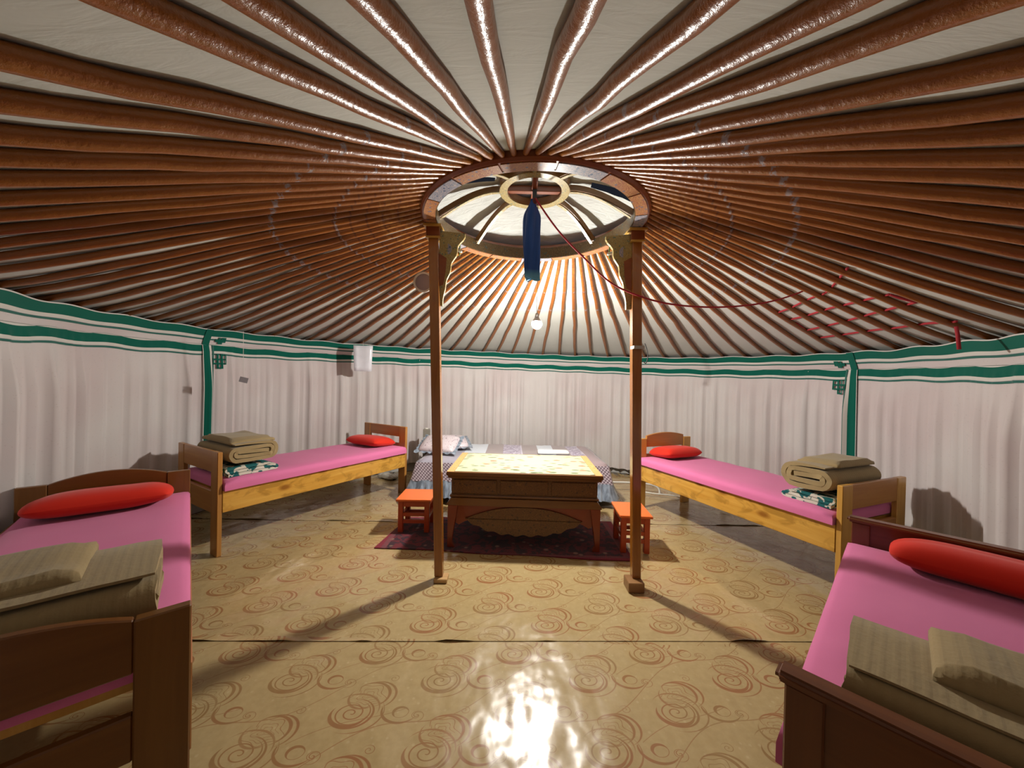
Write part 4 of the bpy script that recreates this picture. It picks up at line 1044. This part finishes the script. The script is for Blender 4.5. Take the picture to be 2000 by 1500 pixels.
# small grey tag on a white thread from the eave
c0 = unproject(476, 742, 3.55)
tg = empty('grey_tag', c0, 0.4, 'tiny grey tag hanging on a long white thread at the left wall', 'tag')
MB().box(-0.035, 0.035, -0.003, 0.003, -0.026, 0.026, Matrix.Rotation(0.25, 4, 'Y')).build('tag_card', plain('grey_card', (0.28, 0.26, 0.28), 0.6), tg)
MB().tube([(0, 0, 0.02), (-0.006, 0, 0.25), (-0.008, 0, 0.47)], 0.0018, 5).build('thread', WHITE_BAND, tg)
# round grey disc behind the left post
c0 = unproject(828, 552, 2.95)
dc = empty('grey_disc', c0, 0, 'grey round disc hanging beside the upper part of the left post', 'disc')
s = MB().lathe([(0.0005, -0.012), (0.068, -0.012), (0.078, -0.006), (0.078, 0.010), (0.0005, 0.014)], 32, closed=False)
s.V = [Vector((v_.x, v_.z, v_.y)) for v_ in s.V]; s.F = [f[::-1] for f in s.F]; s.build('disc_body', plain('mauve_grey_plastic', (0.30, 0.24, 0.26), 0.6), dc, smooth=True, sharp=0.6)
s = MB().lathe([(0.066, -0.016), (0.082, -0.016), (0.082, -0.008), (0.066, -0.008)], 32); s.V = [Vector((v_.x, v_.z, v_.y)) for v_ in s.V]
s.build('pale_rim', plain('pale_rim_plastic', (0.62, 0.58, 0.52), 0.5), dc, smooth=True, sharp=0.6)
# cable and switch near the right post
c0 = unproject(1262, 690, 4.4)
cb = empty('dark_cable', c0, 0, 'short dark cable looped behind the right post near the wall top', 'cable')
MB().tube(smooth_path([Vector(p) for p in ((-0.02, 0, 0.12), (0.01, 0, 0.04), (0.02, 0, -0.05), (0.0, 0, -0.12), (-0.03, 0, -0.10))]), 0.006, 6).build('cable_loop', plain('black_cable', (0.03, 0.03, 0.03), 0.5), cb, smooth=True)
# white bent pipe frame on the floor behind the right pine bed
WP = plain('white_enamel_pipe', (0.75, 0.72, 0.65), 0.4)
pf = empty('white_pipe_frame', (1.75, 4.75, 0.0), 0, 'low white bent metal pipe frame on the floor beyond the right pine bed', 'metal frame')
MB().tube(smooth_path([Vector(p) for p in ((-0.42, 0.12, 0.12), (-0.15, 0.10, 0.125), (0.10, 0.05, 0.12), (0.20, 0.02, 0.08), (0.21, 0.0, 0.012))]), 0.012, 8).build('pipe', WP, pf, smooth=True)
MB().tube(smooth_path([Vector(p) for p in ((-0.05, 0.12, 0.125), (-0.04, -0.02, 0.06), (0.06, -0.10, 0.05), (0.30, -0.14, 0.04), (0.42, -0.14, 0.013))]), 0.009, 8).build('pipe', WP, pf, smooth=True)
# crumpled plastic at the foot of the back wall left
pb = pillow(0.30, 0.14, 0.08, seed=3); pb.V = [v_ + Vector((0, 0, 0.018 * (n1(v_.x * 60, 3) + n1(v_.y * 70, 5) - 1))) for v_ in pb.V]
pb.V = [Vector((v_.x, v_.y, max(0.0, v_.z))) for v_ in pb.V]
o = pb.build('plastic_bag', plain('pale_plastic', (0.55, 0.52, 0.44), 0.3), smooth=True); o.location = (-1.75, 5.22, 0.004); o.rotation_euler = (0, 0, -0.5)
tag(o, 'crumpled pale plastic bag on the floor between the left pine bed and the divan', 'bag')
